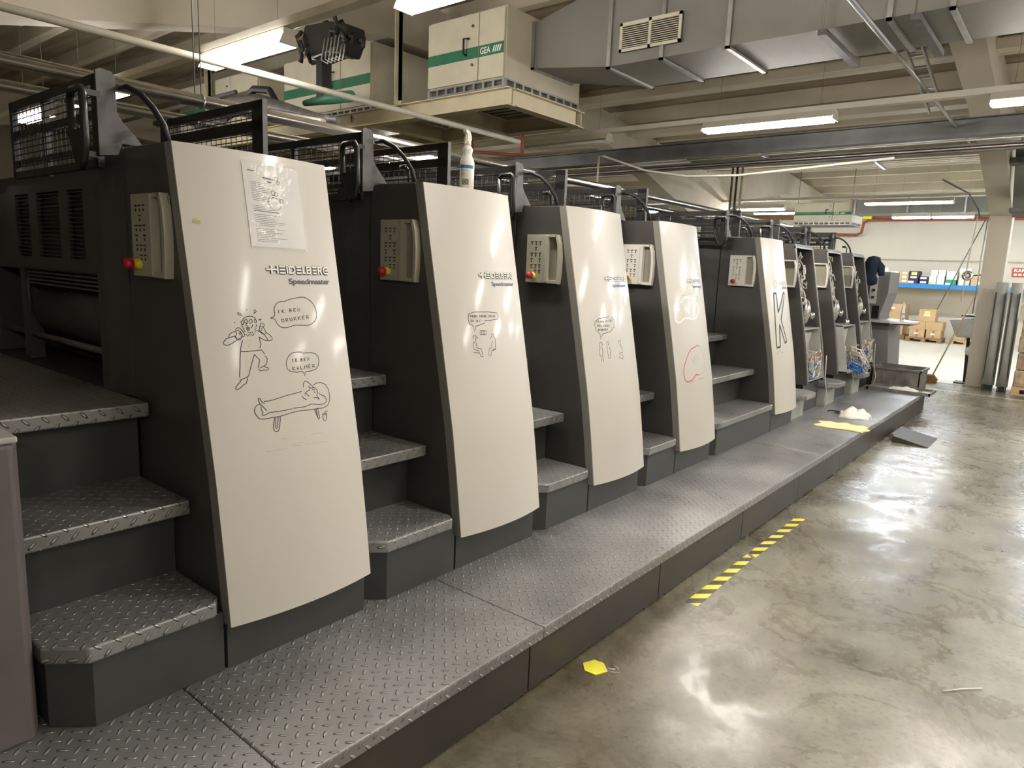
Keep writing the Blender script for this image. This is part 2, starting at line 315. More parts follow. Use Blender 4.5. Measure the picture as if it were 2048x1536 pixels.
STROKES={
'd1':'273,1550 292,1558 295,1566 294,1581 300,1596 312,1608 332,1613 340,1611 363,1619 395,1624 422,1628 441,1626 460,1617 475,1604 486,1585 489,1566 484,1544 473,1531 454,1521 434,1517 404,1519 379,1521 356,1516 332,1512 314,1515 301,1526 296,1537 293,1546 283,1551 273,1550;165,1543 167,1550 177,1557 191,1560 204,1558 211,1554 215,1547;165,1543 160,1544 157,1537 160,1531 165,1532 167,1541;182,1541 181,1538 178,1535 176,1534 173,1536 171,1538 171,1541 172,1545 174,1547 177,1548 180,1547 182,1544 182,1541;200,1541 199,1537 196,1535 193,1534 190,1535 188,1537 188,1541 189,1544 192,1547 195,1548 198,1547 200,1544 200,1541;208,1545 214,1548 217,1542 214,1535 209,1537 210,1545;181,1537 176,1531 174,1525 182,1524;200,1530 198,1523 193,1517;175,1519 188,1519 186,1508 176,1508 175,1519;175,1514 187,1514;181,1519 180,1508;166,1531 161,1529 158,1524 165,1521 159,1519 167,1516 162,1513 168,1509 163,1506 168,1504;213,1530 216,1521 206,1519 214,1516 204,1511 215,1507 205,1504 210,1500;176,1504 184,1500 193,1499 198,1503;171,1496 174,1487 182,1493 189,1494 196,1488 202,1497;148,1570 152,1573 158,1571 165,1561 155,1564 148,1570;208,1567 215,1574 212,1580 219,1582 221,1576 215,1571;184,1585 186,1581;132,1539 136,1537;226,1546 234,1549 237,1546 232,1544 226,1546;133,1512 142,1519 149,1518 158,1509 166,1493 160,1486 152,1485;134,1507 136,1497 131,1488 136,1478 151,1482 156,1492 152,1504 143,1510 134,1507;144,1501 150,1493;148,1503 154,1497;133,1507 120,1503 110,1496 106,1486;130,1490 113,1486 96,1481 87,1471 84,1464 89,1459 101,1458 115,1464 133,1474 150,1478;126,1491 135,1477;155,1473 150,1462 144,1446 142,1433;142,1433 160,1432 186,1433 217,1435;220,1483 220,1469 222,1456 216,1442;184,1485 184,1484;182,1472 182,1471;178,1458 178,1457;175,1451 174,1450;215,1507 227,1499 240,1491;221,1504 226,1519 234,1535 246,1529 242,1518;229,1518 236,1522 243,1514 249,1498 241,1491 228,1502 223,1507;231,1514 236,1510;229,1509 234,1506;249,1498 262,1489 271,1477 269,1469 258,1467 242,1469 228,1476 220,1483;241,1491 253,1470;142,1433 137,1409 133,1380 126,1342;127,1334 140,1335 160,1344 173,1377 183,1401 191,1418;191,1421 201,1409 210,1399 205,1385 201,1370;218,1438 226,1429 232,1419;234,1413 240,1402 235,1382 221,1375 207,1369;132,1333 128,1326 115,1315 107,1305 108,1300 115,1299 128,1306 138,1314 139,1320 140,1314 147,1317 153,1329 154,1340;202,1366 206,1359 217,1359 218,1364 221,1360 238,1360 241,1366 235,1370 226,1372 224,1376;394,1416 366,1418 347,1416 331,1406 319,1389 315,1371 318,1357 331,1347 355,1341 383,1342 389,1336 392,1323 396,1339 422,1340 450,1345 464,1358 470,1377 468,1393 456,1405 436,1411 394,1412;312,1581 312,1568;327,1581 327,1569;335,1582 328,1575 336,1569;361,1584 360,1571 368,1572 368,1577 360,1577;361,1584 368,1582 368,1579 360,1577;389,1584 379,1584 379,1572 388,1572;379,1578 387,1578;398,1572 398,1585 408,1572 408,1585;320,1546 321,1533 330,1537 330,1543 320,1546;339,1535 338,1547 348,1546 347,1542 339,1541 349,1536;357,1549 358,1538 363,1537 367,1539 366,1550;376,1551 376,1538;386,1552 377,1545 388,1539;395,1553 396,1540;406,1554 396,1546 407,1541;425,1555 415,1554 415,1542 425,1542;415,1548 423,1549;436,1543 435,1556 445,1555 444,1551 435,1550 447,1544;346,1394 345,1379;359,1394 358,1380;366,1394 359,1387 366,1380;383,1392 382,1380 389,1382 389,1386 383,1386;383,1392 389,1391 389,1388 383,1386;406,1393 398,1392 398,1381 406,1381;398,1387 404,1387;414,1381 414,1393 422,1381 422,1393;341,1363 342,1350;351,1363 342,1356 352,1350;360,1350 364,1363 369,1350;361,1355 366,1356;377,1364 378,1351 387,1351;396,1351 396,1364 402,1356 407,1365 408,1351;425,1365 415,1365 416,1351 425,1352;415,1358 423,1358;435,1352 434,1365 444,1363 444,1359 435,1358 446,1352;379,1281 380,1295 389,1304 402,1299 414,1288 426,1276;424,1283 441,1290 466,1290 487,1280 499,1261 502,1238 499,1215 486,1197 464,1190 439,1191 390,1192 344,1194 306,1191 268,1185 236,1184 195,1182 179,1186 169,1200 164,1216 169,1229 178,1236 188,1238;207,1247 224,1246 254,1250 297,1258 335,1262 368,1266;207,1247 205,1239 196,1248 191,1259 186,1260 184,1255 188,1242 196,1231 205,1221 211,1212;191,1229 192,1216 197,1206 191,1201 194,1196 203,1197 224,1204 265,1203 317,1206;322,1207 372,1206 407,1213 445,1205 471,1206 484,1217 479,1232 448,1249;406,1267 407,1274 402,1280 407,1282 413,1273 424,1274 434,1272 443,1262 443,1251 437,1243 448,1225;420,1236 435,1234 447,1227;406,1267 391,1263 382,1257 383,1249;389,1258 394,1249 401,1244;368,1248 374,1238 387,1233;420,1271 422,1265 430,1267;427,1260 428,1253;240,1185 232,1158 229,1139 234,1132 246,1131 253,1139 263,1182;244,1183 238,1146 241,1140 246,1145 254,1183;418,1191 425,1169 430,1153 436,1150 439,1158 435,1176 433,1196;425,1190 429,1163;455,1167 454,1148 458,1139 467,1139 472,1148 473,1165 465,1168 455,1167 464,1162 473,1165;465,1168 470,1175 481,1174',
'f1':'253,1100 278,1098;190,1063 275,1061;300,1076 346,1073;357,1064 461,1057;294,1068 337,1062;383,1097 442,1096',
'd2':'178,1538 215,1548 328,1546 390,1539 398,1524 390,1507 320,1503 287,1504 281,1490 240,1481 221,1478 202,1450 201,1478 176,1492 173,1517 178,1538;243,1454 288,1452 285,1432 240,1434 243,1454;255,1455 250,1431;266,1455 262,1431;277,1454 273,1429;190,1415 189,1428 205,1432 215,1424 223,1420 207,1418 205,1402;196,1402 186,1390 185,1365 218,1354 222,1341 226,1327 247,1324;204,1398 208,1380 203,1371 238,1362 240,1340 246,1329;180,1348 222,1344;319,1409 314,1414 325,1422 327,1433 341,1434 342,1418 350,1408 349,1381 342,1364;328,1400 317,1379 315,1368 294,1359 285,1329 301,1324 312,1349 347,1354;319,1353 348,1360;189,1534 187,1522 194,1525 195,1530 189,1534;199,1522 201,1533 207,1531 206,1528 200,1527 206,1521;214,1533 212,1522 215,1521 218,1523 220,1533;226,1533 224,1521;233,1533 226,1527 232,1521;238,1522 236,1519;254,1532 252,1520 259,1523 260,1528 254,1532;265,1520 268,1532 274,1530 272,1526 266,1526 273,1520;281,1532 280,1521 283,1520 286,1521 287,1532;294,1531 292,1519;302,1531 294,1525 300,1519;307,1520 305,1517;322,1531 320,1518 328,1521 329,1527 322,1531;334,1518 336,1530 343,1528 342,1525 335,1524 342,1518;351,1530 350,1519 353,1518 356,1519 358,1530;366,1529 363,1517;374,1529 365,1523 372,1517;195,1510 189,1510 187,1499 193,1499;188,1504 193,1504;199,1499 201,1510 205,1498 207,1510;228,1509 226,1499 223,1498;236,1509 234,1498;250,1508 248,1498 245,1497;258,1507 261,1508 260,1504 258,1502;258,1498 257,1497',
'd3':'135,1462 181,1482 285,1488;315,1484 348,1467 334,1423 286,1395 198,1385 172,1354 169,1386 134,1409 128,1441 135,1462;154,1302 154,1325 172,1335 182,1327 191,1319 173,1316 174,1299;156,1300 145,1281 144,1255 156,1249 154,1212;174,1299 180,1279 172,1253 176,1216 171,1209;229,1307 230,1330 247,1338 257,1324 242,1312;233,1306 224,1277 230,1260 233,1228 252,1230 254,1259 265,1274 251,1302;364,1312 376,1331 399,1330 399,1310 378,1300;392,1299 411,1282 414,1254 398,1255 373,1251 360,1224 412,1215 422,1225 395,1244;156,1468 154,1456;169,1467 167,1456;176,1467 168,1462 174,1456;190,1467 188,1455;197,1467 195,1455;189,1461 196,1461;210,1466 204,1466 202,1455 208,1455;203,1461 208,1460;217,1466 215,1454 221,1455 222,1460 216,1460;217,1466 223,1465 222,1461 216,1460;240,1458 242,1469 246,1458 249,1468;255,1468 254,1459 257,1458 260,1459 262,1468;289,1470 281,1470 279,1459 286,1459;280,1464 286,1464;304,1469 296,1469 294,1458 302,1458;295,1464 301,1464;309,1458 312,1469 317,1458 320,1469;155,1442 153,1431;162,1442 160,1430;154,1436 161,1436;172,1442 168,1437 169,1430 174,1435 172,1442;183,1441 181,1430 188,1430;197,1441 195,1429 202,1429;210,1429 216,1440 217,1429;212,1434 217,1433;225,1428 227,1440 232,1428 235,1440;242,1440 240,1428 248,1430 249,1436 242,1440;266,1438 259,1438 258,1434 264,1432 263,1428 256,1427;282,1438 274,1439 271,1427 280,1426;273,1433 279,1432;157,1416 155,1404 162,1407 163,1412 157,1416;169,1404 171,1416 178,1414 177,1410 170,1410 177,1404;186,1416 185,1405 188,1404 192,1406 194,1416;201,1416 199,1404;210,1416 201,1410 208,1404;217,1416 214,1404;225,1416 216,1410 224,1404;240,1416 232,1416 230,1404 238,1404;231,1410 238,1410;246,1404 248,1416 256,1414 255,1410 247,1410 255,1404',
'd4w':'155,1561 174,1582 221,1606 279,1609 332,1597 380,1572 432,1546 450,1510 426,1477 380,1447 316,1437 252,1446 203,1451 160,1440 122,1419 89,1417 61,1434 57,1458 64,1481;96,1500 136,1518;187,1523 226,1482;208,1544 260,1478;242,1552 301,1477;284,1554 337,1490;320,1551 377,1511',
'd4g':'182,1620 204,1625 208,1617 238,1633 244,1621;285,1633 311,1639 328,1630 355,1633;367,1627 401,1619 434,1602;262,1158 295,1115;224,1139 266,1095;305,1158 328,1121;194,959 217,970 235,974;288,978 347,978 405,975;384,1227 422,1198 451,1134 450,1077 428,1034 383,1011 313,1009',
'd4r':'384,1227 338,1235 302,1225 240,1214 203,1195 164,1159 150,1138;313,1009 265,1016 232,994 191,976 139,969 107,982 94,1018 98,1056 119,1103 150,1138',
'd5':'138,1632 193,1632 198,1586 195,1443 396,1635 437,1635 248,1375 348,1154 290,1139 201,1327 165,1107 90,1104 138,1632',
'd5g':'224,1720 214,1700 198,1686 181,1681 166,1686 158,1700 158,1719 167,1738 182,1752 200,1758 215,1753 224,1739 224,1720;67,1059 91,1041 125,1063 219,1051 198,1038;256,1670 287,1646;323,1109 352,1093',
}
# ---------------------------------------------------------------- the press
PROF = [(.455, -2.222), (.72, -2.258), (.99, -2.30), (1.42, -2.388), (1.85, -2.478), (2.165, -2.541)]
def prof(z):
    if z <= PROF[0][0]: return PROF[0][1]
    for (a, b), (c, d) in zip(PROF, PROF[1:]):
        if z <= c: return b+(d-b)*(z-a)/(c-a)
    return PROF[-1][1]
W = .635
def surf(yr, z, k=.035):
    t = (yr-W/2)/(W/2); return prof(z)+k*(1-t*t)
def shell(mb, ys, z0=.455, z1=2.165, th=.006, ny=14, nz=24, fn=surf):
    g = []
    for j in range(nz+1):
        z = z0+(z1-z0)*j/nz
        g.append([(fn(W*i/ny, z), ys+W*i/ny, z) for i in range(ny+1)])
    vs = [p for r in g for p in r]; n = ny+1
    fs = [(j*n+i, j*n+i+1, (j+1)*n+i+1, (j+1)*n+i) for j in range(nz) for i in range(ny)]
    mb.add(vs, fs, True)
    bk = [(p[0]-th, p[1], p[2]) for p in vs]; mb.add(bk, [f[::-1] for f in fs], True)
    m = len(vs); o = len(mb.v)-2*m
    def edge(ix):
        q = [mb.v[o+i] for i in ix]+[mb.v[o+m+i] for i in ix]; c = len(ix); mb.add(q, [(i, c+i, c+i+1, i+1) for i in range(c-1)])
    edge(list(range(n))); edge([nz*n+i for i in range(n)][::-1]); edge([j*n for j in range(nz+1)][::-1]); edge([j*n+ny for j in range(nz+1)])
def ribbon(mb, pts, ys, w, off=.0008, fn=surf):
    h = w/2; n = len(pts)
    # subdivide
    q = []
    for a, b in zip(pts, pts[1:]):
        d = math.hypot(b[0]-a[0], b[1]-a[1]); k = max(1, int(d/.02))
        q += [(a[0]+(b[0]-a[0])*i/k, a[1]+(b[1]-a[1])*i/k) for i in range(k)]
    q.append(pts[-1]); vs = []
    for i, p in enumerate(q):
        a = q[max(0, i-1)]; b = q[min(len(q)-1, i+1)]; dx, dz = b[0]-a[0], b[1]-a[1]; l = math.hypot(dx, dz) or 1
        nx, nz = -dz/l*h, dx/l*h
        for s in (1, -1):
            y, z = p[0]+nx*s, p[1]+nz*s
            vs.append((fn(y, z)+off, ys+y, z))
    mb.add(vs, [(2*i, 2*i+1, 2*i+3, 2*i+2) for i in range(len(q)-1)])
def strokes(key, ys, w, name, mat, parent, off=.0008):
    mb = MB()
    for st in STROKES[key].split(';'):
        pts = [tuple(int(c)/1000 for c in p.split(',')) for p in st.split()]
        ribbon(mb, pts, ys, w, off)
    return mb.build(name, mat, parent)
def logo(ys, cover):
    # HEIDELBERG with its cross-bar H, three-bar E and horn-shaped G, then the script line below
    y0, y1, z0, z1 = .300, .587, 1.7175, 1.7475
    cols = []; h = z1-z0; t = h*.21
    segs = []
    def V(y): segs.append([(y, z0), (y, z1)])
    def Hh(a, b, z): segs.append([(a, z), (b, z)])
    zt, zm, zb = z1-t/2, (z0+z1)/2, z0+t/2
    x = y0
    V(x+.004); V(x+.030); Hh(x-.018, x+.030, zm)                    # H
    x += .038
    for z in (zt, zm, zb): Hh(x, x+.026, z)                          # E
    x += .034; V(x); x += .010; V(x)                                  # I D
    segs.append([(x, zt), (x+.015, zt), (x+.024, zm+.005), (x+.024, zm-.005), (x+.015, zb), (x, zb)]); x += .033
    for z in (zt, zm, zb): Hh(x, x+.024, z)
    x += .031; V(x); Hh(x, x+.014, zb); x += .020                      # L
    V(x); segs.append([(x, zt), (x+.015, zt), (x+.018, zt-.006), (x+.012, zm)]); segs.append([(x, zm), (x+.014, zm), (x+.019, zb+.007), (x+.015, zb), (x, zb)]); x += .028
    for z in (zt, zm, zb): Hh(x, x+.022, z)
    x += .030; V(x); segs.append([(x, zt), (x+.013, zt), (x+.016, zt-.006), (x+.011, zm), (x, zm)]); segs.append([(x+.008, zm), (x+.017, z0)]); x += .027
    segs.append([(x+.024, zt), (x+.006, zt), (x, zm+.004), (x, zm-.004), (x+.006, zb), (x+.024, zb)]); Hh(x+.008, x+.030, zm)
    a, b = MB(), MB()
    for s in segs:
        ribbon(a, [(p[0]-.0012, p[1]-.0012) for p in s], ys, t*1.75, .0015)
        ribbon(b, [(p[0], p[1]) for p in s], ys, t, .0035)
    a.build('logo_edge_shadow', m_ink, cover)  # dark ribbon shifted down-left: letter sides and their shadow put in as colour
    b.build('logo_lettering', m_logo, cover)
    vs, fs = text_geo('Speedmaster', 1, .018, .93)
    mx = max(v[0] for v in vs); s = (.580-.373)/mx
    sv = .030
    mb = MB(); mb.add([(surf(.373+v[0]*s, 1.6785+v[1]*sv)+.002, ys+.373+v[0]*s, 1.6785+v[1]*sv) for v in vs], fs)
    mb.build('script_lettering', m_blue_ink, cover)
def cage(root, x0, x1, y, z0, z1, near=True):
    fr = MB(); t = .036; d = .022
    fr.box(x0, x1, y, y+d, z1-t, z1); fr.box(x0, x1, y, y+d, z0, z0+t*.8)
    fr.box(x0, x0+t, y, y+d, z0, z1); fr.box(x1-t*(1 if near else 2.2), x1, y, y+d, z0, z1)
    if not near: fr.box(x0, x1, y, y+d, z1-.135, z1-.085); pass
    f = fr.build('guard_cage', m_black, root)
    if not near: MB().box(x1+.004, x1+.010, y, y+.024, z0, z1+.003).build('edge_strip', m_hinge, f)
    wm = MB(); n = int((x1-x0)/.047)
    for i in range(1, n): wm.box(x0+(x1-x0)*i/n-.0015, x0+(x1-x0)*i/n+.0015, y+.009, y+.012, z0, z1)
    m = int((z1-z0)/.024)
    for j in range(1, m): wm.box(x0, x1, y+.006, y+.009, z0+(z1-z0)*j/m-.0022, z0+(z1-z0)*j/m+.0022)
    wm.build('wire_mesh', m_black, f)
    if near:
        b = MB(); b.box(x0+.30, x0+.34, y+.03, y+.05, z0, z1); b.box(x0, x1, y+.03, y+.05, z0+.185, z0+.215); b.box(x0, x1, y+.035, y+.05, z0+.07, z0+.09)
        b.build('inner_bar', m_dark, f)
        # oval pull handle on the right-hand end
        hp = []
        cx, cz = x1-.01, (z0+z1)/2-.02
        pts = [(-.065, .10), (-.045, .12), (.035, .12), (.05, .10), (.055, -.07), (.035, -.13), (.01, -.15), (-.02, -.12), (-.06, -.03)]
        for i in range(len(pts)+1): p = pts[i % len(pts)]; hp.append((cx+p[0], y-.055, cz+p[1]))
        hm = MB(); hm.tube(hp, .014, 8); hm.prism([(cx+p[0]*.95, cz+p[1]*.95) for p in [(-.062, -.02), (.053, -.02), (.055, -.07), (.035, -.13), (.01, -.15), (-.02, -.12)]], 'y', y-.065, y-.04)
        hm.bar((cx+.02, y-.05, cz+.11), (cx+.02, y+.01, cz+.11), .02); hm.bar((cx, y-.05, cz-.1), (cx, y+.01, cz-.1), .02)
        hm.build('pull_handle', m_black, f)
    return f
def panel_box(root, ys, kind):
    """operator keypad on the camera-side face of the housing"""
    yb = ys; x0, x1, z0, z1 = -2.812, -2.563, 1.689, 1.988
    mp = m_panelw if kind == 'white' else m_panel
    shape = [(x0, z0), (x1+.005, z0-.004), (x1+.013, z0+.07), (x1+.014, z0+.16), (x1+.004, z1-.05), (x1-.015, z1), (x0, z1)]
    mb = MB(); px = x0+.150
    # frame pieces around a deep grip pocket
    if kind == 'empty': mb.box(x0, x0+.016, yb-.034, yb, z0, z1); px = x0+.016
    else: mb.prism([(x0, z0), (px, z0), (px, z1), (x0, z1)], 'y', yb-.034, yb+.0)
    right = [(x1-.012, z0), (x1+.005, z0-.004), (x1+.013, z0+.07), (x1+.014, z0+.16), (x1+.004, z1-.05), (x1-.015, z1), (x1-.034, z1), (x1-.012, z1-.06), (x1-.006, z0+.16), (x1-.008, z0+.05)]
    mb.prism(right, 'y', yb-.034, yb+.0)
    mb.prism([(px, z0), (x1-.005, z0-.003), (x1-.005, z0+.018), (px, z0+.018)], 'y', yb-.034, yb)
    mb.prism([(px, z1-.016), (x1-.02, z1-.016), (x1-.02, z1), (px, z1)], 'y', yb-.034, yb)
    if kind != 'empty': mb.box(px-.002, px+.022, yb-.040, yb, z0+.004, z1-.004)
    c = mb.build('control_panel', mp if kind != 'empty' else m_panelw, root, bevel=.002)
    MB().box(px+(.02 if kind != 'empty' else 0), x1, yb-.008, yb-.002, z0+.01, z1-.01).build('grip_pocket', m_pocket, c)
    if kind != 'empty':
        k = MB()
        rows = [(.85, (0, 1, 2)), (.73, (1,)), (.61, (0, 1, 2)), (.49, (0, 2)), (.37, (0, 1, 2)), (.25, (1, 2))]
        for r, cs in rows:
            for c_ in cs:
                xx = x0+.035+.032*c_; zz = z0+(z1-z0)*r
                k.box(xx, xx+.018, yb-.036, yb-.033, zz, zz+.005); k.box(xx+.006, xx+.012, yb-.036, yb-.033, zz-.018, zz-.008)
        k.build('key_markings', m_ink, c)
        e = MB(); xc, zc = x0+.062, z0+.045
        e.lathe((xc, yb-.05, zc), [(.019, .017), (.019, 0), (.015, -.01)], 16, 'y'); col_ = e.build('yellow_collar', m_yellow, c)
        e = MB(); e.lathe((xc, yb-.06, zc), [(.012, 0), (.021, -.004), (.022, -.022), (.018, -.031), (.008, -.033)], 18, 'y')
        s = e.build('emergency_stop_button', m_red, c); s['label'] = 'red mushroom emergency stop button'
    return c
def body(root, ys, stair=True):
    # housing with its sloping outer edge, chamfered post, inner frame with louvres and cylinder
    pr = [(prof(z)-.057, z) for z in (.52, .99, 1.42, 1.85, 2.165)]
    mb = MB(); mb.prism([(-2.93, .5), (-2.27, .5)]+pr+[(-2.93, 2.170)], 'y', ys, ys+W-.01)
    mb.build('housing', m_dark, root, bevel=.004)
    mb = MB(); mb.box(-2.9, -2.262, ys+.005, ys+W-.003, .275, .51); mb.build('base_panel', m_dark2, root)
    mb = MB(); mb.prism([(-2.936, ys-.004), (-3.0, ys-.012), (-3.10, ys-.03), (-3.17, ys-.03), (-3.17, ys+W-.01), (-2.936, ys+W-.01)], 'z', 1.2 if stair else .275, 2.172); mb.build('corner_post', m_post, root)
    mb = MB(); mb.box(-4.9, -3.171, ys+.03, ys+W-.01, 1.67, 2.06); mb.box(-4.9, -3.171, ys+.35, ys+.4, 1.2, 1.67); mb.box(-4.9, -4.75, ys+.03, ys+W-.01, 1.2, 1.67); mb.box(-4.35, -4.28, ys+.03, ys+.1, 1.2, 1.67)
    mb.box(-4.9, -2.9, ys+.0, ys+W-.01, .276, 1.195)
    mb.build('press_frame', m_dark, root)
    # louvred door
    mb = MB(); x0, x1 = -4.37, -3.215; z0, z1 = 1.68, 2.085; y = ys+.005; th = .02
    cols = [(-4.26, -4.06), (-3.95, -3.66), (-3.56, -3.38)]
    xs = [x0]+[c for p in cols for c in p]+[x1]
    mb.box(x0, x1, y, y+th, z0, 1.735); mb.box(x0, x1, y, y+th, 2.035, z1)
    for a, b in zip(xs[::2], xs[1::2]): mb.box(a, b, y, y+th, 1.735, 2.035)
    for a, b in cols:
        for i in range(16):
            z = 1.745+i*.0185; mb.prism([(y, z), (y+.018, z+.008), (y+.018, z+.010), (y, z+.003)], 'x', a, b)
    mb.build('louvre_door', m_dark, root)
    mb = MB(); mb.lathe((-4.2, ys+.19, 1.47), [(.155, 0), (.155, 1.02)], 28, 'x'); mb.build('impression_cylinder', m_dark2, root)
    mb = MB(); mb.tube([(-4.74, ys+.06, 1.33), (-3.18, ys+.06, 1.33)], .016, 8); mb.tube([(-4.2, ys+.02, 1.62), (-4.19, ys+.02, 1.45)], .006, 6)
    for i in range(4): mb.box(-4.2, -3.3, ys+.02, ys+.06, 1.60+.018*i, 1.608+.018*i)
    mb.build('guide_bars', m_hinge, root)
    MB().box(-4.9, -2.6, ys+.02, ys+W-.01, 2.06, 2.168).build('top_deck', m_dark, root) if False else None
    mb = MB(); mb.box(-4.9, -2.93, ys+.1, ys+W-.02, 2.06, 2.15); mb.build('top_deck', m_dark, root)
    # hinge plate, hose and lever on the top corner
    mb = MB(); xx = -2.865
    mb.prism([(ys-.115, 2.12), (ys-.115, 2.415), (ys-.10, 2.425), (ys-.062, 2.42), (ys-.05, 2.405), (ys-.048, 2.28), (ys-.03, 2.25), (ys+.01, 2.21), (ys+.04, 2.172), (ys-.035, 2.172), (ys-.05, 2.13)], 'x', xx, xx+.012)
    mb.build('hinge_plate', m_hinge, root)
    mb = MB(); mb.tube([(-2.86, ys-.03, 2.37), (-2.80, ys-.03, 2.368), (-2.74, ys-.01, 2.34), (-2.69, ys+.01, 2.29), (-2.655, ys+.03, 2.23), (-2.64, ys+.04, 2.165)], .011, 8); mb.build('cable_hose', m_rubber, root)
    mb = MB(); mb.tube([(-2.70, ys+.05, 2.165), (-2.70, ys+.05, 2.235), (-2.72, ys+.05, 2.25)], .007, 6); mb.tube([(-2.715, ys+.05, 2.25), (-2.76, ys+.05, 2.25)], .014, 8); mb.build('lever', m_black, root)
US = [1.19, 2.39, 3.59, 4.79, 6.87, 8.12, 9.35, 10.58]
UL = ['printing unit nearest the camera with cartoons of a shouting man and a lounger',
      'printing unit with a spray bottle on top and two seated cartoon figures',
      'printing unit with a speech bubble over three small standing cartoon figures',
      'printing unit whose white cover shows a white bulb and a red outline drawing',
      'printing unit with a big black letter K drawn on its cover',
      'printing unit without its cover right behind the letter K unit',
      'middle printing unit of the three with removed covers and hanging wires',
      'farthest printing unit, without cover, beside the grey console']
def cover(root, ys, key):
    mb = MB(); shell(mb, ys); c = mb.build('front_cover', m_white, root)
    mb = MB()
    zs = [.455+.0*1]+[p[0] for p in PROF[1:]]
    for s, (a, b) in ((0, (0, .006)), (1, (W-.006, W))):
        mb.prism([(prof(z)-.056, z) for z in zs]+[(prof(z)-.0065, z) for z in zs[::-1]], 'y', ys+a, ys+b)
    mb.prism([(prof(2.165)-.056, 2.157), (prof(2.165)-.056, 2.165), (prof(2.165)-.0065, 2.165), (prof(2.165)-.0065, 2.157)], 'y', ys+.006, ys+W-.006)
    mb.build('cover_edge', m_white2, root)
    logo(ys, c)
    return c
units = []
g = 'printing units of the press'
u0 = thing('printing_unit', UL[0], 'printing press unit', (-2.6, US[0], .275), g)
body(u0, US[0]); cage(u0, -3.82, -2.87, US[0]-.115, 2.08, 2.405, True); cage(u0, -4.04, -3.03, US[0]+W+.01, 2.15, 2.487, False)
panel_box(u0, US[0], 'beige')
pn0 = kids(u0)
# a bare copy for the later units
bare = list(kids(u0))
covers = []
roots = [u0]
for k in range(1, 8):
    skip = () if k < 3 else ('control_panel',)
    r = dup(u0, (0, US[k]-US[0], 0), UL[k], skip)
    if k >= 5:
        for c in kids(r):
            if c.name.startswith('housing') or c.name.startswith('base_panel'): bpy.data.objects.remove(c)
    roots.append(r)
for k in (3, 4): panel_box(roots[k], US[k], 'white')
for k in (5, 6, 7): panel_box(roots[k], US[k], 'empty')
covers = [cover(roots[k], US[k], None) for k in range(5)]
strokes('d1', US[0], .0027, 'marker_drawing', m_ink, covers[0]); strokes('f1', US[0], .0012, 'faded_marks', m_faint, covers[0])
strokes('d2', US[1], .003, 'marker_drawing', m_ink, covers[1]); strokes('d3', US[2], .0034, 'marker_drawing', m_ink, covers[2])
strokes('d4w', US[3], .014, 'white_bulb_drawing', m_white_ink, covers[3]); strokes('d4g', US[3], .004, 'faded_marks', m_faint, covers[3]); strokes('d4r', US[3], .009, 'red_outline_drawing', m_red_ink, covers[3])
strokes('d5', US[4], .020, 'letter_drawing', m_ink, covers[4]); strokes('d5g', US[4], .005, 'faded_marks', m_faint, covers[4])
